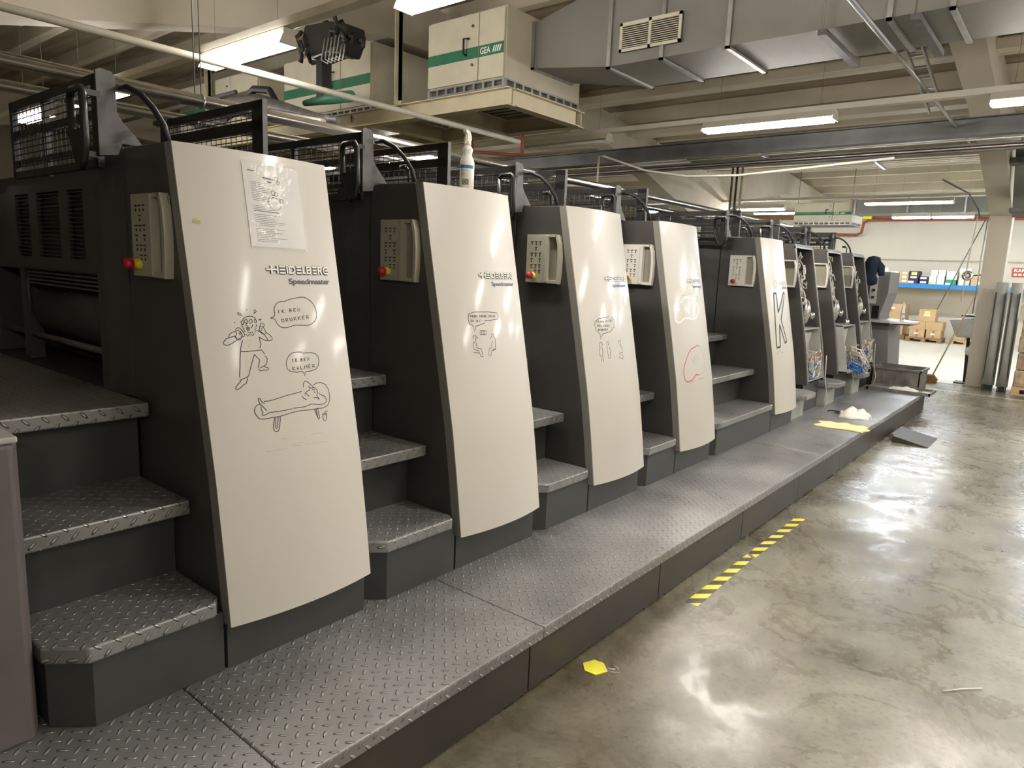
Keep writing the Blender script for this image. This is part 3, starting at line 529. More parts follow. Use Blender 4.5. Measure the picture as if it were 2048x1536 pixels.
# open units 6 to 8
def wires(box, n, mat, name, parent, r=.005, seed=0, drop=0, slope=False):
    rr = random.Random(seed); mb = MB(); (x0, x1), (y0, y1), (z0, z1) = box
    for i in range(n):
        p = [rr.uniform(x0, x1), rr.uniform(y0, y1), rr.uniform(z0, z1)]; pts = []
        for j in range(6):
            p = [min(max(p[0]+rr.uniform(-.04, .04), x0), x1), min(max(p[1]+rr.uniform(-.06, .06), y0), y1), min(max(p[2]+rr.uniform(-.08, .08)-drop, z0), z1)]
            pts.append(tuple(p) if not slope else (p[0]+prof(p[2])-prof(1.9), p[1], p[2]))
        mb.tube(pts, r, 5)
    return mb.build(name, mat, parent)
for k in (5, 6, 7):
    r = roots[k]; ys = US[k]
    P = lambda z: prof(z)-.07
    mb = MB(); mb.prism([(-2.93, .6), (P(.6)-.15, .6), (P(1.42)-.15, 1.42), (P(2.165)-.15, 2.165), (-2.93, 2.17)], 'y', ys+.02, ys+W-.02)
    mb.prism([(-2.93, .6), (P(.6), .6), (P(1.42), 1.42), (P(2.165), 2.165), (-2.93, 2.17)], 'y', ys, ys+.02)
    mb.prism([(-2.93, .6), (P(.6), .6), (P(1.42), 1.42), (P(2.165), 2.165), (-2.93, 2.17)], 'y', ys+W-.02, ys+W)
    mb.prism([(-2.93, 2.13), (P(2.13), 2.13), (P(2.165), 2.17), (-2.93, 2.17)], 'y', ys+.02, ys+W-.02)
    mb.build('open_housing', m_dark, r)
    mb = MB(); e = MB()
    for yy in (ys, ys+W-.012): mb.prism([(P(z), z) for z in (.62, 1.0, 1.42, 1.85, 2.14)]+[(P(z)+.012, z) for z in (2.14, 1.85, 1.42, 1.0, .62)], 'y', yy, yy+.012)
    mb.box(P(2.14)-.01, P(2.14)+.01, ys, ys+W, 2.125, 2.14); mb.build('edge_trim', m_galv, r)
    xc = P(1.8)-.13
    mb = MB(); rr = random.Random(k)
    for i in range(26):
        y = ys+rr.uniform(.06, .34); z = rr.uniform(1.48, 2.08); s = rr.uniform(.015, .04); x = P(z)-.10
        MB().box(x-.05, x+rr.uniform(-.02, .03), y, y+s*1.4, z, z+s).build('relay', m_pcb, r)
    mb = MB(); mb.lathe((P(1.42)-.16, ys+.42, 1.40), [(.0, .13), (.03, .13), (.10, .1), (.10, .085)], 20, 'x', 1, 1.35)
    mb.build('drive_disc', m_pcb, r); mb = MB()
    mb.lathe((P(1.35)-.08, ys+.53, 1.36), [(.045, 0), (.045, .05), (.02, .06)], 14, 'x')
    mb.build('shaft_knob', m_steel, r)
    wires(((P(1.9)-.12, P(1.9)-.02), (ys+.05, ys+.36), (1.5, 2.08)), 34, m_wire_w, 'white_wiring', r, .007, k, 0, True)
    wires(((P(1.9)-.12, P(1.9)-.04), (ys+.05, ys+.36), (1.55, 2.0)), 16, m_wire_b if k == 7 else m_pcb, 'coloured_wiring', r, .007, k+9, 0, True)
    # lower enclosure
    out = .10 if k == 6 else 0.0
    zt, zb = 1.225, .64
    xt, xb = prof(1.2)-.075+out, prof(.64)-.06+out
    y0, y1 = ys+.03, ys+W-.03
    mb = MB(); dpt = .14+out
    for a, b in ((y0, y0+.012), (y1-.012, y1)): mb.prism([(xb-dpt, zb), (xb, zb), (xt, zt), (xt-dpt, zt)], 'y', a, b)
    mb.prism([(xt-dpt, zt-.012), (xt, zt-.012), (xt, zt), (xt-dpt, zt)], 'y', y0, y1); mb.prism([(xb-dpt, zb), (xb, zb), (xb, zb+.012), (xb-dpt, zb+.012)], 'y', y0, y1)
    mb.prism([(xb-dpt, zb), (xb-dpt+.01, zb), (xt-dpt+.01, zt), (xt-dpt, zt)], 'y', y0, y1)
    en = mb.build('wiring_enclosure', m_encl, r)
    mb = MB(); mb.prism([(y0+.03, 1.17), (y1-.10, 1.17), (y1-.20, .98), (y0+.05, .98)], 'x', xt-.06, xt-.05); mb.build('terminal_cover', m_encl, en)
    bx = ((xb-dpt+.03, xb+.0), (y0+.03, y1-.1), (zb+.03, .97))
    wires(bx, 34, m_wire_w, 'white_wiring', en, .006, k*3, .01); wires(((bx[0][0], bx[0][1]), (y0+.05, y0+.3), (zb+.02, .82)), 18, m_wire_b, 'blue_wiring', en, .005, k*5, .01)
    wires(((bx[0][0], bx[0][1]), bx[1], (.72, .95)), 6, m_wire_p, 'red_wiring', en, .004, k*7)
    if k == 6:
        mb = MB(); rr = random.Random(3)
        for i in range(16):
            y = ys+rr.uniform(.25, .5); z = rr.uniform(.75, .95); a = rr.uniform(.02, .10)
            mb.tube([(xb-.04, y, z), (xb+.03+a*.3, y+.05, z-.03), (xb+.05+a, y+.10, z-.15), (xb+.04+a*.8, y+.14+a, .60+a*.6), (xb-.0, y+.16+a, .58+a)], .006, 5)
        mb.build('spilling_wires', m_wire_w, en)
        mb = MB()
        for i in range(14):
            y = ys+rr.uniform(.22, .36); z = rr.uniform(.68, .8); a = rr.uniform(.02, .07)
            mb.tube([(xb-.05, y, z), (xb+.03+a, y+.03, z-.05), (xb+.04+a, y+.07, .58+a)], .006, 5)
        mb.build('spilling_blue_wires', m_wire_b, en)
        mb = MB(); mb.lathe((xt-.03, ys+.3, 1.226), [(.03, 0), (.03, .05), (.018, .06), (.018, .075)], 14); mb.build('cable_gland', m_steel, en)
    mb = MB(); mb.box(-2.9, -2.36, ys+.02, ys+W-.02, .276, .60); mb.build('base_panel', m_black, r)
    mb = MB(); mb.tube([(-2.30, ys+.60, .9), (-2.29, ys+.62, .6), (-2.24, ys+.60, .42), (-2.27, ys+.61, .285)], .005, 6); mb.build('hanging_cable', m_wire_w, r)
# ---------------------------------------------------------------- staircases between the units
def outline(y0, y1, xo, xi, near=.10, farc=.03):
    return [(xi, y0), (xo-near, y0), (xo, y0+near), (xo, y1-farc), (xo-farc*1.6, y1), (xi, y1)]
def stair(ya, yb, label, group):
    t = thing('staircase', label, 'stairs', (-2.6, (ya+yb)/2, .275), group)
    def tread(z, xo, xi, cut, y0, y1):
        mb = MB(); poly = outline(y0, y1, xo, xi) if cut else [(xi, y0), (xo, y0), (xo, y1), (xi, y1)]
        mb.prism(poly, 'z', z-.055, z); return mb.build('tread', m_plate, t, bevel=.007)
    mb = MB(); mb.prism(outline(ya+.01, yb+.01, -2.262, -2.62, .10, .0), 'z', .276, .505); mb.build('riser', m_dark2, t)
    tread(.56, -2.243, -2.62, True, ya-.005, yb+.005)
    mb = MB(); mb.box(-2.88, -2.60, ya, yb, .276, .825); mb.build('riser', m_dark2, t)
    tread(.88, -2.465, -2.90, False, ya-.003, yb+.002)
    mb = MB(); mb.box(-4.9, -2.885, ya, yb, .276, 1.145); mb.build('riser', m_dark2, t)
    tread(1.2, -2.772, -4.9, False, ya-.003, yb+.002)
    return t
SL = ['three-tread diamond plate staircase nearest the camera, before the first printing unit',
      'diamond plate staircase just behind the printing unit with the shouting man cartoon',
      'diamond plate staircase just behind the printing unit with the seated cartoon figures',
      'diamond plate staircase just before the unit with the white bulb drawing']
for k in range(4): stair(US[k]-.55, US[k]-.018, SL[k], 'staircases between printing units')
stair(US[3]+W+.02, US[4]-.018, 'widest diamond plate staircase, just before the letter K unit', 'staircases between printing units')
def small_step(y0, y1, label):
    t = thing('platform_step', label, 'step', (-2.4, (y0+y1)/2, .275), 'low steps between the open units')
    mb = MB(); mb.prism([(-2.62, y0), (-2.28, y0), (-2.17, y0+.11), (-2.17, y1-.11), (-2.28, y1), (-2.62, y1)], 'z', .505, .56); mb.build('tread', m_plate, t, bevel=.006)
    mb = MB(); mb.box(-2.6, -2.30, y0+.06, y1-.06, .276, .505); mb.build('pedestal', m_encl, t)
small_step(7.55, 8.09, 'low octagonal step beside the letter K unit'); small_step(8.79, 9.32, 'low octagonal step between the two nearer open units'); small_step(10.02, 10.55, 'low octagonal step between the two farthest units')
# ---------------------------------------------------------------- walkway platform
kicks = [-.2, .98, 2.168, 3.328, 4.514, 5.709, 6.918, 8.1, 9.3, 11.3]
decks = [(-1.4, 1.03, 'nearest'), (1.03, 2.25, 'second'), (2.25, 6.3, 'long middle'), (6.3, 11.3, 'farthest')]
WL = ['nearest deck section of the diamond plate walkway, at the bottom of the picture', 'short walkway deck section in front of the unit with the shouting man cartoon',
      'long middle walkway deck section beside the striped floor tape', 'farthest walkway deck section with the cloths lying on it']
for (a, b, s), lab in zip(decks, WL):
    t = thing('walkway_section', lab, 'walkway', (-1.9, (a+b)/2, 0), 'walkway deck sections')
    MB().prism([(-2.95, a+.0015), (-1.595, a+.0015), (-1.595, b-.0015), (-2.95, b-.0015)], 'z', .220, .275).build('deck_plate', m_plate, t, bevel=.006)
    ks = [a]+[k for k in kicks if a < k < b]+[b]
    for p, q in zip(ks, ks[1:]):
        MB().box(-1.63, -1.605, p+(.004 if p != a else 0), q-(.004 if q != b else 0), .012, .2195).build('kick_panel', m_kick, t)
        for yy in (p+.12, q-.12):
            if q-p > .4: MB().box(-1.66, -1.606, yy-.03, yy+.03, 0, .0115).build('foot', m_black, t)
    MB().box(-2.9, -1.631, a, b, .02, .219).build('underframe', m_black, t)
# feeder-side cover at the left edge of the picture
t = thing('feeder_cover', 'mauve-grey machine cover standing at the left edge beside the stairs', 'machine cover', (-2.7, .3, .275))
mb = MB(); mb.prism([(-3.4, -.6), (-2.33, -.6), (-2.33, .60), (-2.38, .625), (-3.4, .625)], 'z', .276, 1.215); mb.build('side_cover', m_mauve, t, bevel=.01)
MB().box(-3.4, -2.34, -.6, .62, 1.216, 1.236).build('top_lid', m_encl, t, bevel=.006)
t = thing('feeder_guard', 'tall mauve-grey guard panel at the left picture edge beyond the stairs', 'guard panel', (-4.6, 1.0, 1.2))
MB().box(-4.9, -4.42, .88, 1.06, 1.205, 1.70).build('lower_panel', m_mauve, t, bevel=.006); MB().box(-4.9, -4.42, .88, 1.06, 1.708, 2.12).build('upper_panel', m_mauve, t, bevel=.006)
# ---------------------------------------------------------------- paper in its sleeve
ys = US[0]
t = thing('instruction_sheet', 'printed instruction sheet in a clear plastic sleeve taped to the nearest white cover', 'paper sheet', (-2.5, ys+.35, 1.81))
def sheet(y0, y1, z0, z1, off, name, mat, sk=-.012, jit=0):
    n, m = 10, 12; rr = random.Random(2); vs = []
    for j in range(m+1):
        for i in range(n+1):
            u = y0+(y1-y0)*i/n+sk*(1-j/m); z = z0+(z1-z0)*j/m-.0*i
            vs.append((surf(u, z)+off+(rr.uniform(0, jit) if 0 < i < n and 0 < j < m else 0), ys+u, z))
    fs = [(j*(n+1)+i, j*(n+1)+i+1, (j+1)*(n+1)+i+1, (j+1)*(n+1)+i) for j in range(m) for i in range(n)]
    mb = MB(); mb.add(vs, fs, True); return mb.build(name, mat, t)
pg = sheet(.236, .478, 1.815, 2.125, .0025, 'paper', m_paper, .0)
mb = MB(); mbd = MB()
rr = random.Random(5); z = 2.058
ribbon(mbd, [(.255, 2.098), (.285, 2.096)], ys, .004, .0032); ribbon(mbd, [(.315, 2.076), (.36, 2.071)], ys, .005, .0032); ribbon(mbd, [(.33, 2.062), (.35, 2.060)], ys, .004, .0032)
for i in range(34):
    zz = 2.055-i*.0066
    if i in (11, 12, 17, 25): continue
    e = rr.uniform(.30, .34) if i < 15 else rr.uniform(.33, .40)
    ribbon(mb, [(.262, zz), (e, zz-.002)], ys, .0016 if i != 16 else .003, .0032)
cs = [(.372, 2.076, .008), (.381, 2.062, .006), (.352, 2.022, .008), (.365, 2.018, .007), (.385, 1.993, .008), (.355, 1.985, .028)]
for cy, cz, r in cs: ribbon(mbd if r < .02 else mb, [(cy+r*math.cos(a*PI/8), cz+r*math.sin(a*PI/8)) for a in range(17)], ys, .0018, .0032)
ribbon(mbd, [(.343+.014*math.cos(a*PI/8)+.012, 1.995+.010*math.sin(a*PI/8)) for a in range(1, 8)], ys, .004, .0032)
mb.build('printed_lines', m_text, pg); mbd.build('printed_heading', m_ink, pg)
sheet(.226, .484, 1.805, 2.14, .0045, 'plastic_sleeve', m_sleeve, .0, .0035)
mb = MB(); ribbon(mb, [(.036, 1.896), (.062, 1.889)], US[0], .014, .001); tag(mb.build('tape_residue', m_residue, loc=(-2.5, US[0]+.05, 1.89)), 'small torn yellow sticker residue on the nearest white cover', 'sticker')
# ---------------------------------------------------------------- spray bottles
def spray(loc, label):
    t = thing('spray_bottle', label, 'spray bottle', loc)
    x, y, z = loc
    mb = MB(); mb.lathe(loc, [(.040, 0), (.043, .006), (.043, .135), (.038, .152), (.028, .168), (.026, .180), (.033, .200), (.031, .206), (.020, .218), (.016, .225)], 24, 'z', .72, 1.0)
    mb.build('bottle', m_plastic, t)
    mb = MB(); mb.lathe((x, y, z+.222), [(.017, 0), (.017, .02), (.014, .024)], 16); mb.prism([(y-.018, z+.245), (y+.017, z+.245), (y+.018, z+.27), (y+.005, z+.292), (y-.022, z+.299), (y-.028, z+.285), (y-.012, z+.275)], 'x', x-.011, x+.011)
    hd = mb.build('spray_head', m_plastic, t, bevel=.003)
    mb = MB(); mb.prism([(y-.017, z+.278), (y-.011, z+.28), (y-.014, z+.245), (y-.024, z+.225), (y-.027, z+.228)], 'x', x-.006, x+.006); mb.build('trigger', m_plastic, hd)
    def lab(a0, a1, z0, z1, name, mat, off):
        vs = []; n = 10
        for zz in (z0, z1):
            for i in range(n+1):
                a = a0+(a1-a0)*i/n; vs.append((x+(.043*.72+off)*math.cos(a), y+(.043+off)*math.sin(a), z+zz))
        mb = MB(); mb.add(vs, [(i, i+1, n+2+i, n+1+i) for i in range(n)], True); return mb.build(name, mat, t)
    lab(-1.9, .3, .105, .121, 'blue_label_band', m_bluelab, .0008); lab(-1.35, -.4, .022, .052, 'label_picture', m_pic, .0008)
    mb = MB()
    for i, zz in enumerate((.098, .092, .084, .078, .070, .064)):
        vs = []
        for h in (0, .0013):
            for j in range(7): a = -1.7+j*(1.1+.1*(i % 3))/6; vs.append((x+(.043*.72+.0008)*math.cos(a), y+(.0438)*math.sin(a), z+zz+h))
        mb.add(vs, [(j, j+1, j+8, j+7) for j in range(6)], True)
    mb.build('label_lines', m_text, t)
    return t
spray((-2.575, US[1]+.34, 2.166), 'white spray bottle with blue label band on top of the second white unit')
# ---------------------------------------------------------------- things lying on the walkway
def cloth(name, loc, sx, sy, rot, mat, label, seed, hgt=.03, folds=3):
    rr = random.Random(seed); n = 26; vs = []
    ph = [rr.uniform(0, 6) for _ in range(6)]
    for j in range(n+1):
        for i in range(n+1):
            u, v = i/n-.5, j/n-.5
            ed = 1-max(abs(u), abs(v))*2
            x = sx*(u+.05*math.sin(9*v+ph[0])); y = sy*(v+.06*math.sin(7*u+ph[1]))
            h = hgt*(.5+.3*math.sin(folds*6*u+3*v+ph[2])*math.cos(5*v+ph[3])+.15*math.sin(13*u-11*v+ph[4]))*math.sqrt(min(1, ed*2.2+.01))
            c, s = math.cos(rot), math.sin(rot)
            vs.append((loc[0]+c*x-s*y, loc[1]+s*x+c*y, loc[2]+.004+max(0, h)))
    fs = [(j*(n+1)+i, j*(n+1)+i+1, (j+1)*(n+1)+i+1, (j+1)*(n+1)+i) for j in range(n) for i in range(n)]
    m = len(vs); base = [(p[0], p[1], loc[2]+.001) for p in vs]
    mb = MB(); mb.add(vs, fs, True); mb.add(base, [f[::-1] for f in fs])
    rim = [i for i in range(n+1)]+[(n+1)*j+n for j in range(1, n+1)]+[(n+1)*n+i for i in range(n-1, -1, -1)]+[(n+1)*j for j in range(n-1, 0, -1)]
    for a, b in zip(rim, rim[1:]+rim[:1]): mb.f.append((b, a, a+m, b+m)); mb.sm.append(False)
    return tag(mb.build(name, mat, loc=loc), label, 'cloth')
cloth('folded_cloth', (-1.80, 7.72, .275), .48, .32, .05, m_cloth_y, 'pale yellow folded cleaning cloth on the walkway', 4, .035)
c = cloth('crumpled_cloth', (-1.85, 8.45, .275), .30, .40, .2, m_cloth_w, 'crumpled white cleaning cloth beside a plastic bag on the walkway', 8, .12, 1.2)
c = cloth('crumpled_plastic_bag', (-1.66, 8.22, .275), .16, .50, -.1, m_sleeve, 'crumpled clear plastic bag hanging over the walkway edge', 11, .05, 3); c['category'] = 'plastic bag'
mb = MB(); mb.tube([(-2.16, 8.50, .283), (-2.15, 8.58, .283), (-2.04, 8.57, .283), (-2.03, 8.47, .283), (-2.07, 8.47, .283)], .007, 8); tag(mb.build('hex_key', m_black, loc=(-2.1, 8.5, .276)), 'small bent black metal hook lying on the walkway', 'tool')
t = thing('drip_tray', 'flat metal drip tray with dark rim on the far walkway end', 'tray', (-1.9, 11.1, .275))
mb = MB(); mb.box(-2.25, -1.50, 10.86, 11.30, .278, .286); mb.build('tray_bottom', m_tray, t)
mb = MB()
for a in ((-2.27, -1.48, 10.83, 10.86), (-2.27, -1.48, 11.30, 11.33), (-2.27, -2.25, 10.83, 11.33), (-1.50, -1.48, 10.83, 11.33)): mb.box(*a, .276, .315)
mb.build('tray_rim', m_bin, t)
c = cloth('crumpled_rag', (-1.85, 11.08, .287), .36, .16, .0, m_cloth_w, 'whitish crumpled rag lying in the metal drip tray', 21, .06, 2)
t = thing('metal_bin', 'dirty grey metal bin behind the drip tray at the walkway end', 'bin', (-2.05, 11.75, 0))
mb = MB()
for a in ((-2.36, -1.72, 11.46, 11.475), (-2.36, -1.72, 12.05, 12.065), (-2.36, -2.345, 11.46, 12.065), (-1.735, -1.72, 11.46, 12.065)): mb.box(*a, .0, .54)
mb.box(-2.36, -1.72, 11.46, 12.065, 0, .02); bb = mb.build('bin_body', m_bin, t)
mb = MB()
for a in ((-2.38, -1.70, 11.44, 11.46), (-2.38, -1.70, 12.065, 12.085), (-2.38, -2.36, 11.44, 12.085), (-1.72, -1.70, 11.44, 12.085)): mb.box(*a, .515, .545)
for x in (-2.2, -2.04, -1.88): mb.box(x-.01, x+.01, 11.445, 11.46, .02, .515)
mb.build('bin_rim', m_bin, t)
# ---------------------------------------------------------------- console at the far end of the press
t = thing('delivery_console', 'grey delivery control tower with knobs behind the farthest open unit', 'machine console', (-2.6, 12.3, 0))
mb = MB(); mb.prism([(-2.95, 1.2), (-2.50, 1.2), (-2.50, 1.30), (-2.42, 1.62), (-2.42, 1.95), (-2.95, 1.95)], 'y', 12.2, 12.9); mb.build('console_head', m_console, t, bevel=.008)
mb = MB(); mb.prism([(-3.3, 0), (-2.27, 0), (-2.36, 1.16), (-3.3, 1.16)], 'y', 12.25, 13.1); mb.build('console_base', m_console, t, bevel=.01)
MB().box(-2.68, -2.58, 12.17, 12.199, 1.45, 1.90).build('switch_plate', m_desk, t)
for z in (1.55, 1.66, 1.77, 1.86):
    mb = MB(); mb.lathe((-2.62, 12.168, z), [(.02, 0), (.02, -.03), (.012, -.04)], 12, 'y'); mb.build('knob', m_black, t)
MB().box(-2.62, -2.52, 12.19, 12.199, 1.22, 1.42).build('dark_slot', m_black, t)
t = thing('sheet_desk', 'light grey desk shelf on the delivery carrying a small spray bottle', 'desk', (-2.4, 12.3, 1.16))
mb = MB(); mb.prism([(-2.66, 12.05), (-2.30, 11.98), (-2.02, 12.15), (-1.98, 12.5), (-2.3, 12.9), (-2.66, 12.9)], 'z', 1.165, 1.20); mb.build('desk_top', m_desk, t, bevel=.006)
MB().box(-2.3, -2.06, 12.2, 12.8, 1.14, 1.1645).build('under_tray', m_console, t)
sb = spray((-2.20, 12.3, 1.201), 'small pinkish-white spray bottle standing on the grey desk at the far end')
t = thing('jacket', 'dark navy jacket hanging over the top of the farthest open unit', 'jacket', (-2.5, 11.2, 2.0))
rr = random.Random(9); mb = MB(); prof_ = [(.02, 0), (.10, -.02), (.13, -.10), (.12, -.2), (.09, -.27), (.13, -.33), (.11, -.40), (.03, -.43)]
vs = []; n = 14
for r, h in prof_[::-1]:
    for k in range(n): a = 2*PI*k/n; q = r*(1+.3*math.sin(3*a+h*9)); vs.append((-2.50+q*math.cos(a)*.7, 11.34+q*math.sin(a), 2.16+h))
mb.add(vs, [(i*n+k, i*n+(k+1) % n, (i+1)*n+(k+1) % n, (i+1)*n+k) for i in range(len(prof_)-1) for k in range(n)], True); mb.build('jacket_body', m_navy, t)
mb = MB(); mb.tube([(-2.48, 11.38, 2.10), (-2.40, 11.42, 2.0), (-2.38, 11.40, 1.88)], [.05, .055, .04], 8); mb.build('sleeve', m_navy, t)
# ---------------------------------------------------------------- things on the floor
def strip(y0, y1, x0, x1, label):
    mb = MB(); mb.box(x0, x1, y0, y1, .0, .0015); return tag(mb.build('hazard_tape', m_hazard, loc=((x0+x1)/2, (y0+y1)/2, 0)), label, 'floor tape')
def poly_tape(poly, label, name='hazard_tape', mat=None, h=.0015):
    mb = MB(); mb.prism(poly, 'z', 0.0002, h); return tag(mb.build(name, mat or m_hazard, loc=(poly[0][0], poly[0][1], 0)), label, 'floor tape')
poly_tape([(-1.487, 3.42), (-1.412, 3.42), (-1.432, 4.28), (-1.487, 4.33)], 'nearer strip of yellow and black striped tape on the floor')
poly_tape([(-1.487, 4.36), (-1.425, 4.31), (-1.415, 5.30), (-1.485, 5.30)], 'farther strip of yellow and black striped tape on the floor')
poly_tape([(-1.56, 2.52), (-1.52, 2.475), (-1.465, 2.48), (-1.44, 2.54), (-1.49, 2.585), (-1.535, 2.58)], 'small torn yellow piece of tape lying by the walkway', 'tape_scrap', m_label_y, .004)
mb = MB(); rr = random.Random(4)
for i in range(7): a = rr.uniform(0, 3); x, y = -1.43+rr.uniform(-.04, .03), 2.56+rr.uniform(-.05, .05); mb.tube([(x, y, .003), (x+.05*math.cos(a), y+.05*math.sin(a), .004)], .0014, 4)
tag(mb.build('fibre_debris', m_wire_w, loc=(-1.43, 2.56, 0)), 'small tangle of pale fibres beside the torn yellow tape piece', 'debris')
mb = MB(); mb.tube([(-.262, 3.43, .006), (-.20, 3.51, .006), (-.128, 3.585, .006)], .003, 6); tag(mb.build('plastic_stick', m_plastic, loc=(-.2, 3.51, 0)), 'thin white plastic stick lying on the concrete floor', 'stick')
t = thing('ramp_plate', 'dark sheet metal wedge lying on the floor beside the walkway', 'metal plate', (-1.3, 9.0, 0))
mb = MB(); mb.prism([(-1.50, .0), (-1.14, .0), (-1.14, .006), (-1.50, .075)], 'y', 8.72, 9.35); mb.build('wedge', m_kick, t)
MB().box(-1.56, -1.51, 8.95, 9.5, .0, .05).build('side_clip', m_galv, t)
# broom and leaning poles near the far pillar
t = thing('broom', 'broom with brown bristle head leaning against the far concrete pillar', 'broom', (-2.05, 14.75, 0))
mb = MB(); mb.tube([(-2.02, 14.72, .12), (-1.56, 14.88, 1.62)], .013, 8); mb.build('handle', m_stick, t)
mb = MB(); mb.prism([(-2.16, .0), (-1.95, .0), (-1.93, .07), (-2.0, .15), (-2.09, .15), (-2.17, .06)], 'y', 14.66, 14.80); mb.build('brush_head', m_bristle, t)
mb = MB(); mb.tube([(-4.0, 25.80, .0), (-2.72, 25.80, 3.8)], .014, 8); tag(mb.build('leaning_pole', m_rail, loc=(-4.0, 25.8, 0)), 'long thin dark pole leaning towards the ceiling in front of the blue shelf', 'pole')
t = thing('waste_stand', 'grey hopper on a black foot stand left of the far pillar', 'stand', (-1.58, 15.2, 0))
mb = MB(); mb.tube([(-1.56, 15.2, .03), (-1.60, 15.2, .9)], .028, 8); mb.build('post', m_black, t); MB().box(-1.72, -1.5, 15.05, 15.35, 0, .03).build('foot', m_rail, t)
mb = MB(); mb.prism([(-1.78, .85), (-1.38, .85), (-1.30, 1.22), (-1.92, 1.16)], 'y', 15.1, 15.7); mb.build('hopper', m_galv, t, bevel=.01)
MB().box(-1.75, -1.45, 15.15, 15.6, 1.23, 1.26).build('dark_lid', m_black, t)
mb = MB(); mb.lathe((-1.52, 15.08, .62), [(.09, 0), (.09, -.05), (.04, -.06)], 14, 'y'); mb.build('hand_wheel', m_label_w, t)
t = thing('wall_bracket_lamp', 'round metal lamp on a black arm fixed to the far pillar', 'lamp', (-1.6, 14.9, 1.97))
mb = MB(); mb.tube([(-1.5, 14.95, 1.985), (-1.69, 14.9, 1.97)], .012, 6); mb.build('arm', m_black, t)
mb = MB(); mb.lathe((-1.72, 14.92, 1.965), [(.0, .03), (.05, .03), (.09, -.02), (.085, -.03), (.03, -.02)], 18, 'y'); mb.build('head', m_steel, t)
mb = MB(); pts = [(-1.54, 14.88, 3.0), (-1.555, 14.88, 2.3), (-1.55, 14.88, 1.9), (-1.56, 14.88, 1.3)]
mb.tube(pts, .011, 7); tag(mb.build('pillar_cable', m_galv, loc=(-1.56, 14.86, 2.3)), 'grey cable bundle running down the left edge of the far pillar', 'cable')
mb = MB(); mb.tube([(-1.70, 14.9, 3.0), (-1.74, 14.9, 2.2), (-1.76, 14.9, 1.5)], .011, 8); tag(mb.build('white_tube', m_housing, loc=(-1.7, 14.9, 2.2)), 'thin white vertical tube hanging left of the far pillar', 'tube')
# removed grey covers leaning beside the pillar
def lean(x0, x1, y, label):
    t = thing('removed_cover', label, 'machine cover', ((x0+x1)/2, y, 0), 'removed covers beside the pillar')
    mb = MB(); n = 10; vs = []
    for s in (0, .012):
        for z in (.10, 1.87):
            for i in range(n+1):
                u = i/n; vs.append((x0+(x1-x0)*u+(z-.1)*-.03*0, y-.035*(1-(2*u-1)**2)+s+(z-.1)*.06, z))
    m = n+1; fs = []
    for i in range(n): fs += [(i, i+1, m+i+1, m+i), (2*m+i+1, 2*m+i, 3*m+i, 3*m+i+1), (i+1, i, 2*m+i, 2*m+i+1), (m+i, m+i+1, 3*m+i+1, 3*m+i)]
    fs += [(0, m, 3*m, 2*m), (n, 2*m+n, 3*m+n, m+n)]
    mb.add(vs, fs, True); mb.build('shell', m_encl, t)
    mb = MB(); mb.box(x0+.02, x0+.035, y-.01, y+.09, .0, 1.7); mb.box(x1-.035, x1-.02, y-.01, y+.09, .0, 1.7); mb.box(x0+.04, x1-.04, y+.03, y+.05, .0, .12); mb.build('back_rail', m_black, t)
lean(-1.26, -1.06, 14.60, 'left of two tall grey machine covers leaning at the far pillar'); lean(-1.03, -.86, 14.50, 'right of two tall grey machine covers, in front of the wrapped pallet')
# stretch-wrapped pallet on the right edge
def pallet(x0, x1, y0, y1, label, mat=None, z=0, nb=3):
    t = thing('pallet', label, 'pallet', ((x0+x1)/2, (y0+y1)/2, z)); mat = mat or m_wood
    for y in (y0, (y0+y1)/2-.05, y1-.10): MB().box(x0, x1, y, y+.10, z, z+.02).build('bottom_board', mat, t)
    for a in (x0, (x0+x1)/2-.06, x1-.12):
        for y in (y0, (y0+y1)/2-.05, y1-.10): MB().box(a, a+.12, y, y+.10, z+.0205, z+.10).build('block', mat, t)
    n = 6
    for i in range(n): y = y0+(y1-y0-.11)*i/(n-1); MB().box(x0, x1, y, y+.11, z+.1005, z+.14).build('deck_board', mat, t)
    return t
pallet(-.80, .30, 14.35, 15.2, 'pallet under the shrink-wrapped cartons at the right picture edge')
t = thing('wrapped_load', 'brown cartons stretch-wrapped in clear film at the right picture edge', 'wrapped cartons', (-.3, 14.8, .14))
for i, z in enumerate((.141, .43, .72, 1.0)): MB().box(-.79+.01*(i % 2), .28, 14.37, 15.15, z, z+.28).build('wrapped_tier', m_wrap, t, bevel=.02)
MB().box(-.78, .25, 14.4, 15.1, 1.281, 1.33).build('white_top_sheet', m_label_w, t, bevel=.01); MB().box(-.66, -.52, 14.355, 14.369, .62, .72).build('label', m_label_w, t)
mb = MB(); mb.bar((-.9, 15.4, 1.45), (-.4, 15.6, 1.95), .08, .05); tag(mb.build('wooden_slat', m_wood, loc=(-.7, 15.4, 1.5)), 'pale slanting wooden slat above the wrapped cartons', 'slat')
